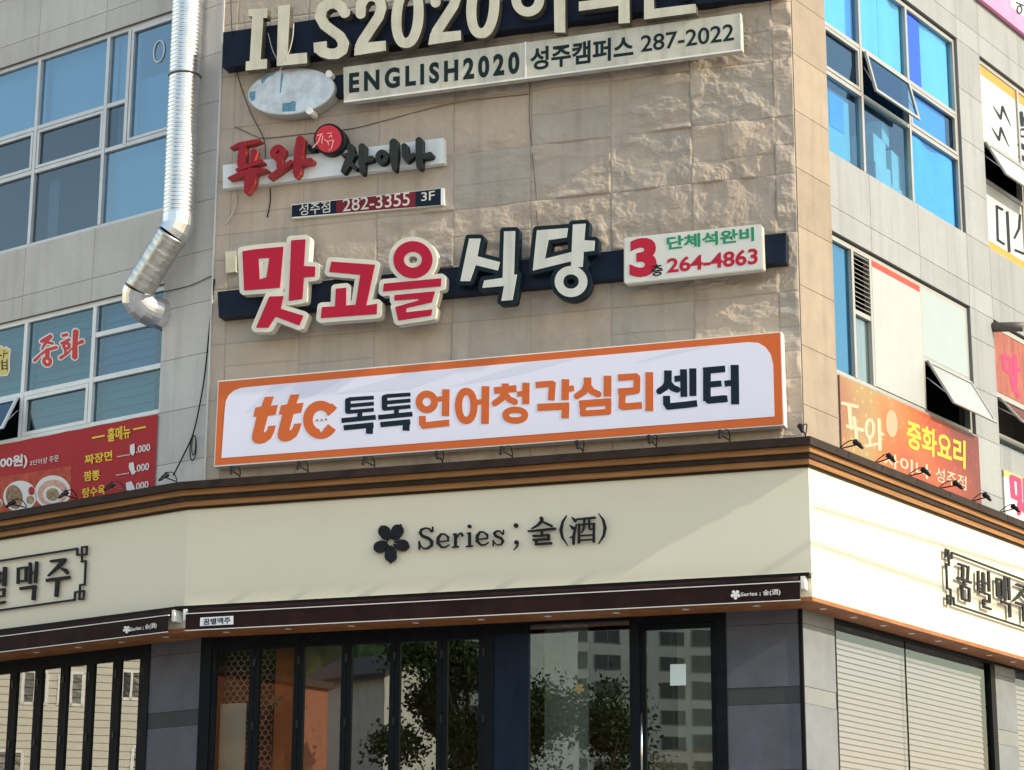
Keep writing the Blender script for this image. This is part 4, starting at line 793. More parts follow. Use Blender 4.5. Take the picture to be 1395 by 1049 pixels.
LLET = [[('v', [(690, 295, 36), (875, 270, 40)]), ('v', [(855, 285, 56), (780, 370, 44), (650, 492, 20)]), ('v', [(825, 390, 26), (880, 415, 50), (905, 450, 44)]), ('b', 44, [(620, 556), (945, 512)]), ('b', 46, [(776, 535), (757, 780)])],
        [('b', 26, [(222, 396), (365, 374)]), ('b', 30, [(240, 392), (234, 604)]), ('b', 30, [(346, 372), (342, 572)]), ('b', 24, [(235, 572), (356, 556)]), ('b', 34, [(402, 320), (398, 602)]), ('b', 36, [(492, 296), (472, 594)]), ('b', 22, [(400, 455), (480, 444)]), ('b', 20, [(382, 325), (420, 318)]), ('b', 40, [(262, 668), (485, 636)]), ('b', 44, [(460, 625), (446, 826)])],
        [('b', 46, [(60, 370), (46, 636)]), ('b', 22, [(-70, 470), (50, 452)]), ('b', 22, [(-70, 560), (50, 545)]), ('b', 40, [(-90, 430), (-96, 620)]), ('b', 40, [(-30, 420), (-36, 610)]), ('b', 24, [(-90, 696), (62, 668)]), ('b', 30, [(46, 668), (42, 770)]), ('b', 24, [(-80, 782), (60, 764)]), ('b', 28, [(-72, 780), (-76, 880)]), ('b', 32, [(-80, 876), (66, 846)])]]
t = empty('framed_bar_sign', W(L, *P(L, 60, 830, .42), .42), 'dark framed letters ending in 주 on the band at the left edge', 'sign')
glyph(MB(), L, Sl(FR), .455, .475, h=.3, back=True).build('sign_frame', M_char2, t)
for g_ in LLET: glyph(MB(), L, Sl(g_), .455, .485, h=.25, back=True).build('letter', M_char2, t)
RF = [('b', 20, [(172, 140), (1500, 645)]), ('b', 18, [(178, 132), (180, 214)]), ('b', 18, [(112, 104), (116, 186)]), ('b', 18, [(143, 118), (152, 290)]), ('b', 20, [(106, 106), (148, 124)]), ('b', 20, [(108, 178), (186, 210)]), ('b', 20, [(112, 264), (156, 286)]), ('b', 18, [(119, 262), (130, 545)]), ('b', 20, [(124, 532), (170, 552)]), ('b', 18, [(165, 545), (172, 716)]), ('b', 20, [(126, 612), (205, 645)]), ('b', 18, [(132, 612), (137, 705)]), ('b', 20, [(130, 695), (176, 716)]), ('b', 18, [(200, 638), (206, 722)]), ('b', 20, [(198, 712), (1500, 1140)])]
RL = [[('b', 24, [(245, 264), (372, 306)]), ('b', 24, [(362, 298), (354, 462)]), ('b', 24, [(300, 285), (296, 440)]), ('b', 28, [(236, 418), (398, 476)]), ('b', 24, [(318, 450), (316, 520)]), ('b', 22, [(285, 505), (382, 542)]), ('b', 24, [(292, 505), (298, 660)]), ('b', 24, [(372, 535), (374, 684)]), ('b', 22, [(292, 648), (384, 682)])],
      [('b', 24, [(470, 340), (474, 560)]), ('b', 24, [(520, 356), (526, 575)]), ('b', 26, [(584, 345), (592, 575)]), ('b', 20, [(470, 450), (590, 492)]), ('b', 20, [(472, 530), (526, 550)]), ('b', 22, [(490, 570), (602, 612)]), ('b', 22, [(594, 606), (598, 692)]), ('b', 22, [(524, 660), (604, 690)]), ('b', 22, [(530, 660), (532, 742)]), ('b', 24, [(526, 736), (616, 768)])],
      [('b', 22, [(664, 424), (748, 456)]), ('b', 24, [(676, 428), (682, 622)]), ('b', 24, [(738, 452), (742, 646)]), ('b', 22, [(678, 616), (746, 642)]), ('b', 26, [(764, 400), (770, 672)]), ('b', 26, [(806, 414), (814, 668)]), ('b', 20, [(764, 530), (812, 548)]), ('b', 26, [(718, 680), (828, 716)]), ('b', 26, [(816, 705), (822, 858)])],
      [('v', [(895, 492, 28), (1010, 535, 28)]), ('v', [(990, 540, 34), (930, 610, 28), (862, 672, 16)]), ('v', [(960, 610, 24), (1030, 680, 32)]), ('b', 28, [(880, 690), (1060, 752)]), ('b', 28, [(970, 710), (976, 905)])]]
t = empty('framed_bar_sign', W(R, *P(R, 1345, 860, .26), .26), 'dark framed letters starting with 꿈 on the sunlit band at right', 'sign')
glyph(MB(), R, Sq(RF), .315, .335, h=.25, back=True).build('sign_frame', M_char2, t)
for g_ in RL: glyph(MB(), R, Sq(g_), .315, .34, h=.25, back=True).build('letter', M_char2, t)

# ------------------------------------------------------------------ awnings rolled in under the band
M_wline = mat('white_edging', (.70, .70, .68), .5)
def awning(f, a0, a1, label, logo, dd=0., grp='rolled-in awnings along the shop band'):
    t = empty('awning', W(f, (a0 + a1) / 2, 7.03, .45 + dd), label, 'awning', grp)
    MB().box(f, a0 - .25, a1 + .12, 7.40, 7.455, .425 + dd, .60 + dd).build('track', M_awnd, t)
    rl = MB(); n = 40; pts = [W(f, a0 + .03 + (a1 - a0 - .06) * i / n, 7.352, .60 + dd) for i in range(n + 1)]
    rl.tube(pts, [.052 + .006 * math.sin(i * 1.9) for i in range(n + 1)], 10); rl.build('cloth_roll', M_awn, t)
    V = []; n = 90                       # hanging valance with slight ripples
    for i in range(n + 1):
        a = a0 + (a1 - a0) * i / n; w = .008 * math.sin(i * .9) + .006 * math.sin(i * .37 + 1)
        V += [W(f, a, 7.055 + .004 * math.sin(i * .5), .685 + w + dd), W(f, a, 7.31, .69 + dd)]
    vb = MB(); vb.add(V, [(2 * i, 2 * i + 2, 2 * i + 3, 2 * i + 1) for i in range(n)]); vb.smooth = True; va = vb.build('valance', M_awn, t)
    MB().box(f, a0, a1, 7.305, 7.318, .66 + dd, .70 + dd).build('front_bar', M_wline, t); MB().box(f, a0, a1, 7.042, 7.054, .68 + dd, .698 + dd).build('hem_edging', M_wline, va)
    for a in (a0 - .05, a1 + .03): MB().box(f, a - .03, a + .03, 7.22, 7.40, .44 + dd, .62 + dd).build('end_bracket', M_white, t)
    for a in np.linspace(a0 + 1.2, a1 - 1.2, 3): MB().box(f, a - .05, a + .05, 7.36, 7.40, .43 + dd, .62 + dd).build('bracket', M_awnd, t)
    return t, va
ta, va = awning(C, -9.68, .02, 'dark brown rolled-in awning across the corner face under the Series lettering', 0)
blos = lambda cx, cy, r: [('v', [(cx + r * .2 * math.cos(k), cy + r * .2 * math.sin(k), r * .3), (cx + r * .68 * math.cos(k), cy + r * .68 * math.sin(k), r * .75)]) for k in [-math.pi / 2 + .63 + i * 2 * math.pi / 5 for i in range(5)]]
glyph(MB(), C, blos(1002, 810, 6.4), .70, .706, h=.2).build('logo', M_wline, va)
typeset(MB(), C, 'Series ; 술(酒)', (1009, 806.5), (1063, 802), (1009, 814), (1063, 811), .70, .706, .01).build('logo', M_wline, va)
MB().poly(C, quad(C, (273, 841.5), (317.5, 839), (272.5, 853), (317.5, 850.5), .70), .695, .702).build('badge', mat('badge_white', (.72, .74, .82), .4), va)
typeset(MB(), C, '꿈별맥주', (277, 842.8), (314, 840.3), (277, 851.5), (314, 849.3), .702, .706, .02).build('badge_lettering', M_ink, va)
ta2, va2 = awning(L, -9.2, .0, 'dark brown rolled-in awning along the left shopfront, folding doors below', 0)
glyph(MB(), L, blos(172.5, 857.5, 5), .70, .706, h=.2).build('logo', M_wline, va2)
typeset(MB(), L, 'Series ; 술(酒)', (177.5, 854), (213, 848), (177.5, 861.5), (213, 856), .70, .706, .01).build('logo', M_wline, va2)
MB().box(C, -9.75, .16, 7.458, 7.478, .422, .44).build('lower_trim', M_wline, B)

# ------------------------------------------------------------------ small spotlights standing on the cornice
M_lampb = mat('black_lamp', (.018, .018, .02), .35, .4); M_lens = mat('lamp_lens', (.45, .46, .44), .12, .6)
def make_lamp(f, a, d, tilt):
    t = empty('spotlight', W(f, a, 9.43, d)); z0 = 9.43
    MB().box(f, a - .05, a + .05, z0, z0 + .02, d - .07, d + .03).build('foot', M_lampb, t)
    m = MB(); m.tube([W(f, a, z0 + .02, d - .03), W(f, a, z0 + .075, d), W(f, a, z0 + .09, d + .18), W(f, a, z0 + .10, d + .30)], .011, 7); m.build('arm', M_lampb, t)
    h = MB(); p0 = W(f, a, z0 + .085, d + .30); ax = W(f, tilt[0], tilt[1], tilt[2]) - W(f, 0, 0, 0); ax /= np.linalg.norm(ax)
    h.tube([p0 - ax * .09, p0 - ax * .05, p0 + ax * .01, p0 + ax * .09, p0 + ax * .10], [.018, .027, .030, .047, .047], 12); hd = h.build('head', M_lampb, t)
    l = MB(); l.tube([p0 + ax * .1005, p0 + ax * .108], [.041, .024], 12); l.build('lens', M_lens, hd)
    c = MB(); c.tube([W(f, a + .0 + .05 * math.sin(u * 3.14), z0 + .09 + .10 * math.sin(u * math.pi) , d + .34 - .36 * u) for u in np.linspace(0, 1, 12)], .009, 5); c.build('lead', M_cable, t)
    return t
def dup(o, delta):
    r = o.copy(); COL.objects.link(r); r.location = o.location + Vector(delta)
    for ch in [x for x in bpy.data.objects if x.parent is o]:
        c = ch.copy(); COL.objects.link(c); c.parent = r
        for g_ in [x for x in bpy.data.objects if x.parent is ch]: q_ = g_.copy(); COL.objects.link(q_); q_.parent = c
    return r
def lamps(f, pxs, d, labels, grp, tilt):
    for i, ((x, y), lb) in enumerate(zip(pxs, labels)):
        a = P(f, x, y, d + .12)[0]
        if i == 0: a0 = a; proto = make_lamp(f, a, d, tilt); o = proto
        else: o = dup(proto, f.u * (a - a0)); o.rotation_euler.z = random.uniform(-.28, .28)
        tag(o, lb, 'spotlight', grp)
lamps(C, [(322, 644), (415, 637), (506, 631), (599, 625), (694, 616), (791, 610), (891, 602), (991, 594), (1095, 588)], .5,
      ['small black spotlight on the cornice beneath the first orange t', 'small black spotlight on the cornice beneath the orange c', 'small black spotlight on the cornice beneath the first navy letter', 'small black spotlight on the cornice beneath 언, first orange Korean letter', 'small black spotlight on the cornice beneath 청, between lamps under 언 and 심', 'small black spotlight on the cornice beneath the orange letter 심', 'small black spotlight on the cornice beneath the navy letter 센', 'small black spotlight on the cornice beneath the last navy letter 터', 'small black spotlight at the very corner of the cornice, under the sunlit stone pier'], 'spotlights on the corner cornice', (-.25, .55, -.6))
lamps(L, [(233, 652), (163, 662), (97, 674), (28, 687)], .5, ['small spotlight on the cornice below the hanging looped wire', 'small spotlight on the cornice below the red banner price list', 'small spotlight on the cornice below the food pictures, near the price list', 'small spotlight on the cornice below the food pictures at the left edge'], 'spotlights on the left cornice', (.2, .55, -.6))
lamps(R, [(1155, 594), (1203, 613), (1248, 632), (1290, 651), (1334, 669), (1372, 685)], .28, ['black spotlight below cream letter 푸 of the orange banner', 'black spotlight below the pale circle of the orange banner', 'black spotlight below yellow letter 중 of the orange banner', 'black spotlight below yellow letter 리 of the orange banner', 'black spotlight in front of the granite strip right of the orange banner', 'black spotlight below the white banner with a red 맛'], 'spotlights on the right cornice', (.1, .55, -.6))

# ------------------------------------------------------------------ silver duct on the left wall
def path3(f, lst): return [W(f, *P(f, x, y, d), d) for x, y, d in lst]
def smooth(pts, n=8):
    pts = [np.array(p) for p in pts]; o = []
    for i in range(len(pts) - 1):
        p0, p1, p2, p3 = pts[max(i - 1, 0)], pts[i], pts[i + 1], pts[min(i + 2, len(pts) - 1)]
        for k in range(n):
            u = k / n; o.append(.5 * (2 * p1 + (p2 - p0) * u + (2 * p0 - 5 * p1 + 4 * p2 - p3) * u * u + (3 * p1 - p0 - 3 * p2 + p3) * u ** 3))
    return o + [pts[-1]]
aD = P(L, 243, 297, .36)[0]; zD = P(L, 243, 297, .36)[1]
dt = empty('exhaust_duct', W(L, aD, 12.6, .0), 'shiny ribbed silver exhaust duct running down the left wall beside the window', 'duct')
top = W(L, aD, 20.9, .36); mb = MB(); ds = top[2] - zD; n = int(ds / .018); pts = []; rd = []
for i in range(n + 1):
    z = top[2] - i * ds / n; pts.append(W(L, aD, z, .36)); rd.append(  .258 + (.009 if i % 4 == 1 else 0) - (.004 if i % 4 == 3 else 0))
mb.tube(pts, rd, 28); mb.build('ribbed_pipe', M_galv, dt)
mb = MB(); pts = [W(L, aD, zD + .02, .36), W(L, aD, zD - .14, .365), W(L, aD - .03, zD - .22, .38), W(L, aD - .08, zD - .29, .40)]; mb.tube(pts, .264, 24); mb.smooth = False; mb.build('elbow', M_galv, dt)
e0 = np.array(pts[-1]); e1 = W(L, *P(L, 190, 393, .46), .46); mb = MB(); n = 34
mb.tube([e0 + (e1 - e0) * i / n for i in range(n + 1)], [.256 + random.uniform(-.009, .009) for i in range(n + 1)], 28); mb.build('flexible_pipe', mat('wrinkled_foil', (.58, .575, .55), .36, 1., var=.15, vscale=9, bump=.8, bscale=12), dt)
mb = MB(); aa_, zz_ = P(L, 190, 393, .46); bend = smooth([e1, W(L, aa_ - .08, zz_ - .14, .42), W(L, aa_ - .04, zz_ - .28, .26), W(L, aa_ + .03, zz_ - .33, .08), W(L, aa_ + .04, zz_ - .34, -.08)], 2); mb.tube(bend, .264, 24); mb.smooth = False; mb.build('elbow', M_galv, dt)
for z in (19.2, 16.6):
    m = MB(); m.tube([W(L, aD + .274 * math.cos(u), z, .36 + .274 * math.sin(u)) for u in np.linspace(0, 2 * math.pi, 25)], .014, 6, False); m.build('clamp_band', M_rust, dt)

# ------------------------------------------------------------------ wires
def wire(name, pts, r, label, m=M_cable, cat='cable', n=8):
    mb = MB(); mb.tube(smooth(pts, n), r, 6); return tag(mb.build(name, m), label, cat)
wire('hanging_wire', path3(C, [(314, -20, .06), (316, 40, .32), (322, 95, .06), (340, 150, .05), (359, 188, .05), (362, 215, .05)]), .007, 'thin black wire hanging from the top rail to the red brush letters')
wire('hanging_wire', path3(C, [(320, 172, .05), (345, 184, .05), (362, 188, .05), (420, 182, .05), (480, 175, .05), (540, 160, .05), (620, 140, .05), (720, 128, .05)]), .006, 'dark wire stretched sideways across the stone above the brush letters', M_cabg)
wire('hanging_wire', path3(C, [(722, 100, .05), (721, 150, .05), (724, 200, .05), (730, 260, .05), (732, 300, .05), (738, 345, .05)]), .006, 'dark wire running down the stone below the phone box', M_cabg)
wire('looped_wire', path3(L, [(292, 380, .03), (286, 440, .03), (279, 510, .04), (270, 562, .05), (262, 594, .06), (250, 620, .06), (236, 648, .1)]), .013, 'black wire running down the granite edge to the cornice')
lo_ = [P(L, 262, 594, .06)]; a_, z_ = lo_[0]
for k, (w_, h_) in enumerate(((.07, .42), (.045, .33))):
    wire('wire_coil', [W(L, a_ + w_ * math.sin(u) + .04 + .02 * k, z_ - h_ / 2 + h_ / 2 * math.cos(u), .07 + .01 * k) for u in np.linspace(0, 2 * math.pi, 14)], .009, ('larger' if k == 0 else 'smaller') + ' loop of coiled black wire hanging beside the left end of the cornice')
wire('hanging_wire', path3(C, [(365, 45, .32), (372, 70, .40), (382, 88, .46)]), .007, 'thin pale wire drooping between the raised letters I and L', M_cablep)
wire('hanging_wire', path3(C, [(400, 32, .50), (398, 55, .50), (390, 80, .48), (380, 98, .33)]), .009, 'pale wire hanging from the raised letter L to the oval box', M_cablep)
wire('hanging_wire', path3(C, [(318, 255, .05), (322, 275, .05), (314, 296, .06), (306, 306, .05)]), .010, 'short pale looped wire under the left end of the white board', M_cablep)
wire('hanging_wire', path3(C, [(368, 256, .05), (368, 275, .05), (364, 296, .05)]), .010, 'short black wire below the red brush letters')
wire('wall_wire', path3(L, [(222, 398, .04), (240, 394, .03), (262, 388, .03), (288, 376, .03)]), .008, 'thin black wire from the duct elbow across the granite')
# power lines in the street air in front of the right side (they throw the soft bands on the sunlit band)
for (p, q_, s_, r_) in (((1150, 703), (1395, 776), 10, .035), ((1130, 748), (1395, 838), 12, .04)):
    A_ = W(R, *P(R, *p, .26), .26) + sun_v * s_; B_ = W(R, *P(R, *q_, .26), .26) + sun_v * s_; d_ = (B_ - A_)
    o = MB().tube([A_ - d_ * .15 + d_ * 1.8 * u for u in np.linspace(0, 1, 20)], r_, 8).build('power_line', M_cable); tag(o, 'thick black power line overhead beside the building' if r_ < .04 else 'thickest black power line overhead beside the building', 'power line', 'power lines overhead')

# ------------------------------------------------------------------ printed banners and window lettering
M_bred = mat('banner_red', (.36, .012, .020), .5, var=.06, vscale=1.5, bump=.25, bscale=2.5); M_yel = mat('yellow_print', (.75, .55, .05), .5); M_wpr = mat('white_print', (.66, .65, .65), .5)
bt = empty('menu_banner', W(L, -3.6, 9.4, .03), 'red menu banner with yellow dish names and food pictures under the left windows', 'banner')
mb = MB(); V = []; n = 60
for i in range(n + 1):
    a = -6.6 + (5.49) * i / n; s_ = .012 * abs(math.sin(i * math.pi / 9)); w_ = .006 * math.sin(i * .7)
    V += [W(L, a, 9.25, .03 + w_), W(L, a, 10.87 - s_, .03)]
mb.add(V, [(2 * i, 2 * i + 2, 2 * i + 3, 2 * i + 1) for i in range(n)]); mb.smooth = True; mb.build('banner_cloth', M_bred, bt)
Sb = lambda p: T(p, 6.0652, 0, 550); bq = lambda x, y: (x / 6.0652, y / 6.0652 + 550)
def btxt(body, c, m_, bold=.02, nm='lettering'): typeset(MB(), L, body, *[bq(*k) for k in c], .040, .044, bold).build(nm, m_, bt)
btxt('홀메뉴', ((888, 205), (1077, 168), (888, 318), (1077, 282)), M_yel, .018); btxt('짜장면', ((700, 425), (927, 385), (700, 505), (927, 468)), M_yel, .018)
btxt('짬뽕', ((692, 562), (822, 543), (692, 642), (822, 630)), M_yel, .018); btxt('탕수육', ((682, 700), (868, 664), (682, 782), (868, 748)), M_yel, .018)
for x0, y0 in ((1125, 350), (1116, 508), (1110, 658)): btxt('.000', ((x0, y0), (x0 + 115, y0 - 22), (x0, y0 + 58), (x0 + 115, y0 + 38)), M_wpr, .015)
btxt('00원)', ((0, 445), (225, 408), (0, 545), (225, 528)), M_wpr, .03); btxt('2인이상 주문', ((246, 470), (485, 420), (246, 512), (485, 476)), M_wpr, 0)
mb = MB(); glyph(mb, L, Sb([('b', 14, [(760, 284), (865, 263)]), ('b', 14, [(1100, 212), (1205, 191)])]), .04, .044, h=.3); mb.build('dash', M_yel, bt)
for (x0, y0) in ((972, 437), (962, 590), (925, 745)):
    glyph(MB(), L, Sb([('e', x0 + 14 * k, y0 - 2.2 * k, 5, 5, 0) for k in range(8)]), .04, .043, h=.2).build('dot_leader', M_wpr, bt)
for pl_ in ([(1075, 345), (1108, 330), (1112, 400), (1098, 428), (1076, 405)], [(1068, 492), (1102, 485), (1114, 575), (1092, 585), (1066, 530)], [(1042, 655), (1085, 642), (1112, 700), (1100, 718), (1045, 712)]):
    glyph(MB(), L, Sb([('p', pl_)]), .045, .049, iso=.3, h=.3).build('white_sticker', M_wpr, bt)
fp = MB().poly(L, [P(L, *bq(*k), .036) for k in ((-40, 612), (592, 515), (580, 850), (-40, 950))], .03, .038).build('picture_panel', mat('picture_red', (.40, .055, .03), .5, var=.35, vscale=9), bt)
M_fd = [mat('noodle_print', (.42, .27, .16), .6, var=.6, vscale=14, col2=(.10, .045, .03)), mat('meat_print', (.50, .20, .14), .6, var=.6, vscale=16, col2=(.62, .45, .36)), mat('dark_dish_print', (.09, .05, .03), .6, var=.8, vscale=14, col2=(.5, .38, .2))]
for cx_, cy_, rx_, k in ((-20, 820, 40, 2), (165, 765, 138, 0), (435, 730, 148, 1)):
    glyph(MB(), L, Sb([('e', cx_, cy_, rx_, rx_ * .93, -.2)]), .038, .041, h=.4).build('plate_picture', M_wpr, bt); 
    glyph(MB(), L, Sb([('e', cx_ - rx_ * .35 * (k == 0), cy_ + 5, rx_ * (.50 if k == 0 else .84), rx_ * .72, -.2)]), .041, .043, h=.4).build('food_picture', M_fd[k], bt)
    if k == 1: glyph(MB(), L, Sb([('e', cx_, cy_ + 20, 80, 72, 0)]), .043, .0445, h=.4).build('plate_picture', M_wpr, bt); glyph(MB(), L, Sb([('e', cx_, cy_ + 20, 55, 52, 0)]), .0445, .046, h=.4).build('food_picture', M_fd[2], bt)
    if k == 0: glyph(MB(), L, Sb([('e', cx_ + 95, cy_ - 45, 26, 36, 0)]), .041, .043, h=.4).build('food_picture', M_bred, bt); glyph(MB(), L, Sb([('e', cx_ + 85, cy_ + 30, 32, 34, 0)]), .041, .0435, h=.4).build('food_picture', M_fd[2], bt)
# red brush decal and yellow decal on the left glass
Sd = lambda p: T(p, 10.73, 0, 430); M_rdec = mat('red_decal', (.52, .035, .035), .4)
JU = [[('v', [(610, 375, 52), (735, 305, 62)]), ('v', [(715, 330, 56), (650, 420, 40), (612, 490, 26)]), ('v', [(680, 392, 30), (765, 405, 40)]), ('v', [(508, 655, 46), (590, 570, 30), (690, 500, 44), (820, 465, 46)]), ('v', [(690, 510, 66), (690, 600, 60)]), ('o', 688, 668, 46, 52, 50, -.4)],
      [('v', [(920, 290, 46), (975, 276, 44)]), ('v', [(900, 405, 40), (1010, 348, 40)]), ('o', 970, 440, 40, 40, 46), ('v', [(950, 490, 36), (960, 550, 44)]), ('v', [(885, 615, 48), (990, 545, 34), (1055, 470, 16)]), ('v', [(1105, 240, 84), (1095, 400, 70), (1092, 600, 82)]), ('v', [(1130, 410, 36), (1200, 378, 60)])]]
dc = empty('window_decal', W(L, *P(L, 75, 500, -.10), -.10), 'red brush letters 중화 edged in white stuck on the teal left window', 'decal')
for g_ in JU: glyph(MB(), L, Sd(g_), -.108, -.103, iso=1.9, h=.3).build('white_edge', M_wpr, dc); glyph(MB(), L, Sd(g_), -.103, -.099, h=.3).build('brush_letter', M_rdec, dc)
dc = empty('window_decal', W(L, *P(L, 4, 516, -.10), -.10), 'yellow decal edged in white cut by the left picture edge', 'decal')
YD = [('p', [(-170, 470), (20, 455), (60, 500), (85, 470), (140, 500), (125, 600), (125, 800), (95, 860), (-170, 880)])]
glyph(MB(), L, Sd(YD), -.108, -.103, iso=2., h=.4).build('white_edge', M_wpr, dc); glyph(MB(), L, Sd(YD), -.103, -.100, h=.4).build('yellow_panel', mat('yellow_decal', (.62, .50, .16), .5), dc)
glyph(MB(), L, Sd([('v', [(60, 560, 14), (110, 545, 14)]), ('v', [(30, 650, 18), (30, 790, 18)]), ('v', [(30, 690, 14), (100, 680, 14)]), ('v', [(30, 735, 14), (100, 725, 14)]), ('v', [(30, 780, 14), (100, 770, 14)]), ('v', [(60, 500, 12), (50, 620, 12)]), ('v', [(100, 640, 14), (105, 800, 14)]), ('v', [(-60, 520, 20), (-60, 800, 20)]), ('v', [(-140, 600, 18), (20, 580, 18)]), ('v', [(-140, 700, 18), (0, 690, 18)])]), -.100, -.0975, h=.3).build('dark_stroke', M_ink, dc)

# orange banner under the right windows
M_obn = bpy.data.materials.new('orange_banner_print'); M_obn.use_nodes = True; N = M_obn.node_tree.nodes; LK = M_obn.node_tree.links; b = N['Principled BSDF']; b.inputs['Roughness'].default_value = .5
tc = N.new('ShaderNodeTexCoord'); nz = N.new('ShaderNodeTexNoise'); nz.inputs['Scale'].default_value = .55; nz.inputs['Detail'].default_value = 3; LK.new(tc.outputs['Object'], nz.inputs['Vector'])
sx = N.new('ShaderNodeVectorMath'); sx.operation = 'DOT_PRODUCT'; sx.inputs[1].default_value = tuple(R.u); LK.new(tc.outputs['Object'], sx.inputs[0])
ad = N.new('ShaderNodeMath'); ad.operation = 'MULTIPLY_ADD'; ad.inputs[1].default_value = .9; LK.new(nz.outputs['Fac'], ad.inputs[0])
mr = N.new('ShaderNodeMapRange'); mr.inputs['From Min'].default_value = -2.5; mr.inputs['From Max'].default_value = 2.5; mr.inputs['To Min'].default_value = -.4; mr.inputs['To Max'].default_value = .5; LK.new(sx.outputs['Value'], mr.inputs['Value']); LK.new(mr.outputs[0], ad.inputs[2])
rp = N.new('ShaderNodeValToRGB'); e = rp.color_ramp.elements; e[0].position = .05; e[0].color = (0.259, 0.108, 0.058, 1); e[1].position = .95; e[1].color = (0.144, 0.018, 0.014, 1)
for ps, cl in ((.25, (0.302, 0.194, 0.079, 1)), (.42, (0.403, 0.108, 0.018, 1)), (.6, (0.331, 0.047, 0.014, 1)), (.8, (0.245, 0.032, 0.014, 1))): q_ = rp.color_ramp.elements.new(ps); q_.color = cl
LK.new(ad.outputs[0], rp.inputs[0])
vo = N.new('ShaderNodeTexVoronoi'); vo.inputs['Scale'].default_value = 7; LK.new(tc.outputs['Object'], vo.inputs['Vector']); vr = N.new('ShaderNodeMapRange'); vr.inputs['From Max'].default_value = .3; vr.inputs['To Min'].default_value = 1.9; vr.inputs['To Max'].default_value = 1
LK.new(vo.outputs['Distance'], vr.inputs['Value']); hs = N.new('ShaderNodeHueSaturation'); LK.new(vr.outputs[0], hs.inputs['Value']); LK.new(rp.outputs[0], hs.inputs['Color']); LK.new(hs.outputs[0], b.inputs['Base Color'])
ob = empty('restaurant_banner', W(R, 3.6, 9.3, .03), 'orange banner with yellow letters 중화요리 under the sunlit right windows', 'banner')
mbo = MB().box(R, 1.13, 6.08, 9.25, 10.80, .005, .035); LOC[None] = None; bo = mbo.build('banner_sheet', M_obn, ob)
bo.data.transform(Matrix.Translation(Vector(LOC[ob] - W(R, 3.6, 10.0, .03)))); bo.location = Vector(W(R, 3.6, 10.0, .03) - LOC[ob])
So = lambda p: T(p, 4.77, 1130, 500); oq = lambda x, y: (x / 4.77 + 1130, y / 4.77 + 500); M_crm = mat('cream_print', (.48, .38, .28), .5); M_ybr = mat('bright_yellow_print', (.60, .46, .05), .5)
for g_ in ([('v', [(85, 235, 22), (180, 258, 22)]), ('v', [(128, 250, 26), (140, 395, 26)]), ('v', [(160, 330, 22), (168, 395, 22)]), ('v', [(115, 385, 20), (215, 410, 24)]), ('v', [(172, 410, 24), (178, 510, 22)])], [('o', 262, 400, 24, 56, 20), ('v', [(262, 455, 18), (262, 500, 18)]), ('v', [(235, 515, 18), (310, 500, 18)]), ('v', [(322, 345, 24), (328, 535, 24)]), ('v', [(330, 430, 18), (348, 438, 18)])]):
    glyph(MB(), R, So(g_), .035, .040, h=.3).build('cream_letter', M_crm, ob)
glyph(MB(), R, So([('e', 405, 368, 38, 88, -.05)]), .035, .039, h=.3).build('pale_circle', mat('pale_seal_print', (.40, .30, .20), .5), ob)
typeset(MB(), R, '중화요리', oq(503, 338), oq(884, 482), oq(503, 520), oq(884, 664), .035, .041, .025).build('yellow_lettering', M_ybr, ob)
typeset(MB(), R, '차이나', oq(350, 545), oq(655, 640), oq(350, 640), oq(655, 735), .035, .040, .02).build('cream_lettering', M_crm, ob); typeset(MB(), R, '성주점', oq(690, 645), oq(890, 712), oq(690, 740), oq(890, 805), .035, .040, .01).build('cream_lettering', M_crm, ob)
# far right prints
t = empty('window_poster', W(R, 8.5, 11.85, -.07), 'brown red poster with a pink 맛 in the far-right upper window opening', 'poster')
MB().box(R, 7.10, 12.2, 11.86, 13.03, -.1, -.07).build('poster_sheet', mat('bark_print', (.36, .12, .08), .5, var=.5, vscale=6, col2=(.22, .06, .05), stretch=(1, 1, .3)), t)
Sx = lambda p: T(p, 3.618, 1340, 430); M_pnk = mat('pink_red_print', (.62, .04, .12), .5)
glyph(MB(), R, Sx([('s', 18, [(98, 195), (135, 215), (138, 285), (104, 265), (98, 195)]), ('b', 20, [(155, 190), (160, 340)]), ('b', 18, [(160, 260), (180, 268)]), ('v', [(140, 300, 20), (150, 370, 18)]), ('v', [(150, 340, 18), (175, 395, 18)])]), -.07, -.064, h=.25).build('letter', M_pnk, t)
t = empty('white_banner', W(R, 8.5, 9.0, .03), 'white banner with a bold red 맛 at the right picture edge', 'banner')
MB().box(R, 7.06, 11.5, 9.0, 10.36, .005, .03).build('banner_sheet', M_wpr, t); MB().box(R, 7.06, 11.5, 10.3, 10.42, .005, .034).build('leaf_strip', mat('autumn_strip', (.6, .35, .12), .5, var=.5, vscale=5, col2=(.62, .5, .2)), t)
glyph(MB(), R, Sx([('s', 24, [(138, 795), (175, 812), (180, 905), (146, 890), (138, 795)]), ('b', 28, [(205, 800), (212, 960)]), ('v', [(180, 920, 26), (175, 975, 22)]), ('v', [(182, 930, 24), (225, 990, 24)])]), .03, .036, h=.25).build('letter', M_pnk, t)
Sy = lambda p: T(p, 2.7619, 1290, 0)
t = empty('window_lettering', W(R, 8, 14.6, -.075), 'thin black lightning marks and letter strokes on the white far-right window film', 'lettering')
BOLT = lambda dx, dy: [('v', [(175 + dx, 400 + dy, 2), (203 + dx, 446 + dy, 9)]), ('v', [(203 + dx, 446 + dy, 8), (209 + dx, 402 + dy, 8)]), ('v', [(209 + dx, 402 + dy, 9), (240 + dx, 472 + dy, 2)])]
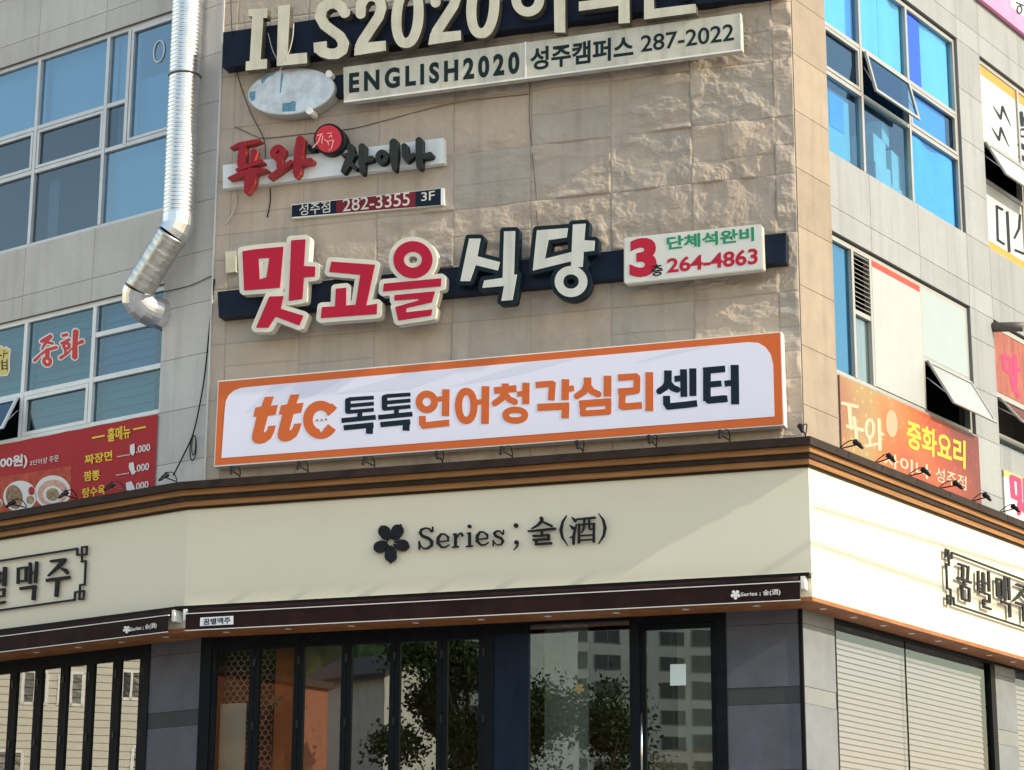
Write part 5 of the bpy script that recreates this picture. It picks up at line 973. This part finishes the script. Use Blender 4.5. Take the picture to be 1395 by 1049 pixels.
glyph(MB(), R, Sy(BOLT(0, 0)), -.08, -.075, h=.25).build('lightning_mark', M_black, t); glyph(MB(), R, Sy(BOLT(-6, 80)), -.08, -.075, h=.25).build('lightning_mark', M_black, t)
for g_ in ([('b', 9, [(212, 790), (185, 775)]), ('b', 9, [(188, 772), (192, 905)]), ('b', 9, [(190, 902), (218, 920)])], [('b', 11, [(227, 795), (235, 950)])], [('v', [(275, 810, 9), (272, 860, 10), (255, 895, 8)]), ('b', 9, [(255, 940), (290, 955)]), ('b', 9, [(290, 820), (300, 980)])]):
    glyph(MB(), R, Sy(g_), -.08, -.075, h=.25).build('letter', M_black, t)
glyph(MB(), R, Sy([('v', [(272, 440, 16), (300, 455, 16)]), ('v', [(280, 425, 14), (284, 470, 14)]), ('o', 286, 500, 12, 14, 8), ('v', [(275, 545, 18), (300, 560, 20)]), ('v', [(278, 590, 18), (296, 600, 18)])]), -.08, -.075, h=.25).build('letter', M_black, t)
t = empty('pink_sign', W(R, 9.5, 18.75, .04), 'pink and white sign board at the top right picture corner', 'sign')
pz = P(R, 1372, 27, .1)[1]; MB().box(R, 6.9, 12.5, pz, 20.3, .02, .1).build('board', mat('pink_board', (.75, .25, .42), .4, var=.08), t); MB().box(R, 8.35, 12.4, pz + .35, 20.2, .1, .104).build('white_panel', M_wpr, t)
glyph(MB(), R, [('o', 1389, 13, 3.2, 5, 2.), ('b', 2, [(1384, 3), (1395, 8)])], .104, .108, h=.2).build('letter', M_ink, t)
st = MB().tube([W(R, 7.0, 12.98, -.02), W(R, 7.15, 12.97, .30), W(R, 7.2, 12.95, .48)], .085, 14).build('pipe_stub', mat('grey_brown_pipe', (.12, .11, .10), .5, .3)); tag(st, 'dark vent pipe stub sticking out above the brown red poster', 'pipe')

# ------------------------------------------------------------------ things behind the glass
def carton(name, c, sx, sy, sz, yaw, label, grp, m_):
    o = MB().wbox(c, sx, sy, sz, yaw).build(name, m_, origin=c)
    bv = o.modifiers.new('edge', 'BEVEL'); bv.width = .008; bv.segments = 1
    tp = MB().wbox(np.array(c) + ZV * (sz + .001), sx * .98, .06, .003, yaw); o2 = tp.build('tape', mat('packing_tape', (.5, .42, .28), .3), o); return tag(o, label, 'carton', grp)
yc = math.atan2(C.u[1], C.u[0]); yr = math.atan2(R.u[1], R.u[0]); M_kraft = mat('kraft_carton', (.42, .31, .19), .85, var=.06)
carton('carton', W(C, -2.22, GB, -.75), .62, .5, 1.22, yc, 'tall brown carton at the left behind the glass entrance door', 'cartons behind the door', M_kraft); carton('carton', W(C, -1.72, GB, -.7), .40, .4, 1.24, yc + .1, 'narrow brown carton at the right behind the glass entrance door', 'cartons behind the door', M_kraft)
zq = 14.31
for i, (a, z, sx_, sz_, lb) in enumerate(((3.37, zq, .55, .62, 'pale carton at the lower left of the pile behind the blue window'), (3.97, zq, .6, .40, 'low pale carton at the base of the pile behind the blue window'), (3.34, zq + .625, .56, .50, 'pale carton halfway up the left of the pile behind the blue window'), (4.02, zq + .405, .62, .62, 'large pale carton on the right of the pile behind the blue window'), (3.64, zq + 1.13, .42, .34, 'small pale carton topping the pile behind the blue window'))):
    carton('carton', W(R, a, z, -.40 - .02 * i), sx_, .4, sz_, yr + .05 * i, lb, 'cartons behind the blue window', M_card)
pp_ = MB().poly(C, quad(C, (913, 905), (934.5, 904.5), (913, 934), (934.5, 933.5), SD - .04), SD - .044, SD - .04).build('paper_notice', mat('pale_blue_paper', (.60, .70, .72), .6)); tag(pp_, 'pale blue paper notice taped inside the entrance door glass', 'paper')
M_gold = mat('gold_decal', (.26, .21, .09), .5)
em = glyph(MB(), C, blos(789, 938, 7), SD - .046, SD - .043, h=.25).build('flower_decal', M_gold); tag(em, 'small gold flower emblem on the wide display glass', 'decal')
em = glyph(MB(), C, blos(376, 955, 8), -.9, -.893, h=.25).build('flower_emblem', M_gold); tag(em, 'small gold flower emblem on the orange wall behind the doors', 'decal')

# ------------------------------------------------------------------ across the street: what the shop glass mirrors
M_sid = mat('white_siding', (.50, .49, .45), .7, var=.04); M_win = mat('dark_window_glass', (.03, .04, .05), .08); M_rooft = mat('dark_roof', (.05, .045, .045), .6)
def house(name, label, ctr, wx, wy, h, yaw, m_, wins, pitch=.0, pan=.0, fm=None):
    gz_ = gz(ctr[0], ctr[1]); c = np.array([ctr[0], ctr[1], gz_]); t = empty(name, c, label, 'house')
    ux = np.array([math.cos(yaw), math.sin(yaw), 0]); uy = np.array([-math.sin(yaw), math.cos(yaw), 0])
    mb = MB(); mb.wbox(c, wx, wy, h, yaw)
    if pan:
        z = .2
        while z < h - .1: mb.wbox(c + ZV * z, wx + .05, wy + .05, pan - .03, yaw); z += pan
    mb.build('wall', m_, t)
    r = MB()
    if pitch:
        V = [c + ux * x * (wx / 2 + .4) + uy * y * (wy / 2 + .4) + ZV * (h + (pitch if y == 0 else 0)) for y in (-1, 0, 1) for x in (-1, 1)]
        V += [v - ZV * .2 for v in V]; r.add(V, [(0, 1, 3, 2), (2, 3, 5, 4), (6, 8, 9, 7), (8, 10, 11, 9), (0, 2, 8, 6), (2, 4, 10, 8), (1, 7, 9, 3), (3, 9, 11, 5), (0, 6, 7, 1), (4, 5, 11, 10)])
        g2 = MB()
        for x in (-1, 1): g2.add([c + ux * x * wx / 2 + uy * y * wy / 2 + ZV * (h + dz_) for y, dz_ in ((-1, -.02), (1, -.02), (0, pitch - .15))], [(0, 1, 2)])
        g2.build('gable', m_, t)
    else: r.wbox(c + ZV * h, wx + .3, wy + .3, .25, yaw)
    r.build('roof', M_rooft, t)
    for side, u_, z_, w_, hh in wins:       # side: 0 +x face, 1 -y face, 2 +y, 3 -x
        n_, e_, dd = ((ux, uy, wx / 2), (-uy, ux, wy / 2), (uy, -ux, wy / 2), (-ux, -uy, wx / 2))[side]; p = c + n_ * (dd + .02) + e_ * u_ + ZV * z_
        f = MB(); f.wbox(p - e_ * w_ / 2, .08, .06, hh, math.atan2(e_[1], e_[0])); f.wbox(p + e_ * w_ / 2, .08, .06, hh, math.atan2(e_[1], e_[0])); f.wbox(p, .06, .06, hh, math.atan2(e_[1], e_[0])); f.wbox(p, w_, .06, .07, math.atan2(e_[1], e_[0])); f.wbox(p + ZV * hh, w_, .06, .07, math.atan2(e_[1], e_[0]))
        fo = f.build('window', fm or M_alub, t); MB().wbox(p - n_ * .01, w_, .03, hh, math.atan2(e_[1], e_[0])).build('pane', M_win, fo)
    return t
def refl(f, x, y, d):
    """point on the glass and the mirrored sight line there"""
    p = W(f, *P(f, x, y, d), d); v = p - CAM; v /= np.linalg.norm(v); return p, v - 2 * (v @ f.n) * f.n
p_, r_ = refl(L, 100, 980, SD); c_ = p_ + r_ * 20
house('sided_house', 'white house with horizontal siding across the left side street', (c_[0] - 5, c_[1]), 10, 16, 8.2, .05, M_sid, [(0, -.1, 4.7, .6, .8), (0, .8, 4.7, .6, .8), (0, 1.3, 2.6, .6, .9), (0, -2.0, 2.8, .6, .9), (0, -1.6, 4.9, .5, .7), (0, -5.5, 3.0, 1., 1.2)], pitch=1.6, pan=.19)
p_, r_ = refl(C, 527, 960, SD); c_ = p_ + r_ * 58
house('gabled_house', 'narrow pale grey gabled building across the street', (c_[0] - 2.2, c_[1] - 2.0), 4.4, 4.0, 14.2, .05, mat('grey_render', (.42, .42, .40), .8, var=.08, streak=.15), [(0, -1, 3., 1.4, 1.2), (1, 0, 3.2, 1.4, 1.2), (0, 2, 3., 1.2, 1.1), (2, 0, 3, 1.2, 1.1), (3, 0, 3, 1.2, 1.2)], pitch=1.2)
p_, r_ = refl(C, 420, 960, SD); c_ = p_ + r_ * 48
house('brick_house', 'low red brick house across the street', (c_[0] - 3, c_[1] + 2), 6, 6, 12.4, .05, mat('red_brick', (.32, .13, .08), .8, var=.15, vscale=5), [(0, 0, 3, 1.5, 1.3), (1, 0, 3, 1.5, 1.3), (2, 0, 3, 1.5, 1.3)])
p_, r_ = refl(C, 850, 900, SD); c_ = p_ + r_ * 225
ws = []
for fl_ in range(21):
    for k in range(-5, 6): ws.append((0, k * 3.7, 1.2 + fl_ * 2.9, 2.9 if k % 3 else 1.5, 1.6 if k % 2 else 1.9)); 
    for k in range(-1, 2): ws.append((1, k * 3.4, 1.2 + fl_ * 2.9, 2.0, 1.6)); ws.append((2, k * 3.4, 1.2 + fl_ * 2.9, 2.0, 1.6))
house('apartment_tower', 'tall pale apartment tower far across the street', (c_[0], c_[1]), 14, 42, 62, math.atan2(-r_[1], -r_[0]) - .25, mat('tower_paint', (.20, .235, .25), .8, var=.15, vscale=.2), ws, fm=mat('dull_frame', (.12, .14, .15), .6))
M_leaf = mat('leaf', (.030, .055, .020), .6, var=.4, vscale=3); M_bark = mat('bark', (.09, .07, .05), .9)
def tree(p, h, rad, seed, label):
    r = random.Random(seed); b = np.array([p[0], p[1], gz(p[0], p[1])]); t = empty('street_tree', b, label, 'tree', 'trees across the street')
    m = MB(); m.tube([b, b + ZV * h * .35, b + ZV * h * .8 + np.array([.3, .2, 0])], [.22, .16, .05], 8)
    for k in range(6): an = r.uniform(0, 6.28); m.tube([b + ZV * h * (.3 + .07 * k), b + ZV * h * (.5 + .07 * k) + np.array([math.cos(an), math.sin(an), 0]) * rad * .7], [.08, .02], 6)
    m.build('trunk', M_bark, t); q = np.random.default_rng(seed); K_ = 34; n = K_ * 1500
    cc_ = np.stack([q.normal(0, rad * .48, K_), q.normal(0, rad * .48, K_), h * (.60 + q.normal(0, .17, K_))], 1); cr = q.uniform(.5, 1.1, K_) * rad * .36; ix = np.repeat(np.arange(K_), 1500)
    ce = b + cc_[ix] + q.normal(0, 1, (n, 3)) * (cr[ix, None] * .55) * np.array([1, 1, .75]); x = q.normal(0, 1, (n, 3)); x /= np.linalg.norm(x, axis=1)[:, None]; y = np.cross(x, q.normal(0, 1, (n, 3))); y /= np.linalg.norm(y, axis=1)[:, None]; sz = q.uniform(.06, .12, (n, 1))
    V = np.stack([ce - x * sz, ce + y * sz * .6, ce + x * sz, ce - y * sz * .6], 1).reshape(-1, 3); Fc = [tuple(range(4 * k, 4 * k + 4)) for k in range(n)]
    mb = MB(); mb.add(V, Fc); mb.build('crown', M_leaf, t)
for i, (x, y, dist, h, rad, lb) in enumerate(((632, 960, 44, 16, 2.6, 'tall dense tree across the street left of the apartment tower'), (815, 1000, 45, 11.4, 3.4, 'broad tree across the street in front of the apartment tower'), (590, 1010, 62, 13, 2.6, 'round tree across the street beside the tall dense one'), (1060, 1000, 42, 9.5, 3.2, 'tree across the street at the right end of the row'))):
    p_, r_ = refl(C, x, y, SD); tree(p_ + r_ * dist, h, rad, 30 + i, lb)
p_, r_ = refl(C, 735, 960, SD); c_ = p_ + r_ * 120
house('pale_building', 'tall plain pale building across the street beside the apartment tower', (c_[0], c_[1]), 5.2, 5, 34, math.atan2(-r_[1], -r_[0]), mat('pale_render', (.40, .46, .44), .8, var=.1, streak=.2), [(0, 3.2, 8 + 3 * k, .9, 1.2) for k in range(3)])
# wooded hill added behind the mirrored street, tall enough to cover bright sky
hb = MB(); p_, r_ = refl(C, 560, 960, SD); hd_ = np.array([r_[0], r_[1], 0]); hd_ /= np.linalg.norm(hd_); sd_ = np.array([-hd_[1], hd_[0], 0]); q = np.random.default_rng(3); V = []
NA, NB = 70, 26
for jj in range(NB):
    for ii in range(NA):
        u = (ii / (NA - 1) - .5) * 2; w = jj / (NB - 1); hgt = 112 * math.exp(-((u - .1) / .62) ** 2) * math.sin(w * math.pi) ** .8 + (q.uniform(-2.2, 2.2) if 0 < jj < NB - 1 else 0) - .5
        V.append(np.array([0, 0, 0]) + hd_ * (300 + 260 * w) + sd_ * u * 210 + ZV * max(hgt, -.5))
hb.add(V, [(j_ * NA + i_, j_ * NA + i_ + 1, (j_ + 1) * NA + i_ + 1, (j_ + 1) * NA + i_) for j_ in range(NB - 1) for i_ in range(NA - 1)])
hb.build('hill', mat('wooded_slope', (.035, .06, .025), .9, var=.5, vscale=.15, bump=1., bscale=.4), kind='structure')
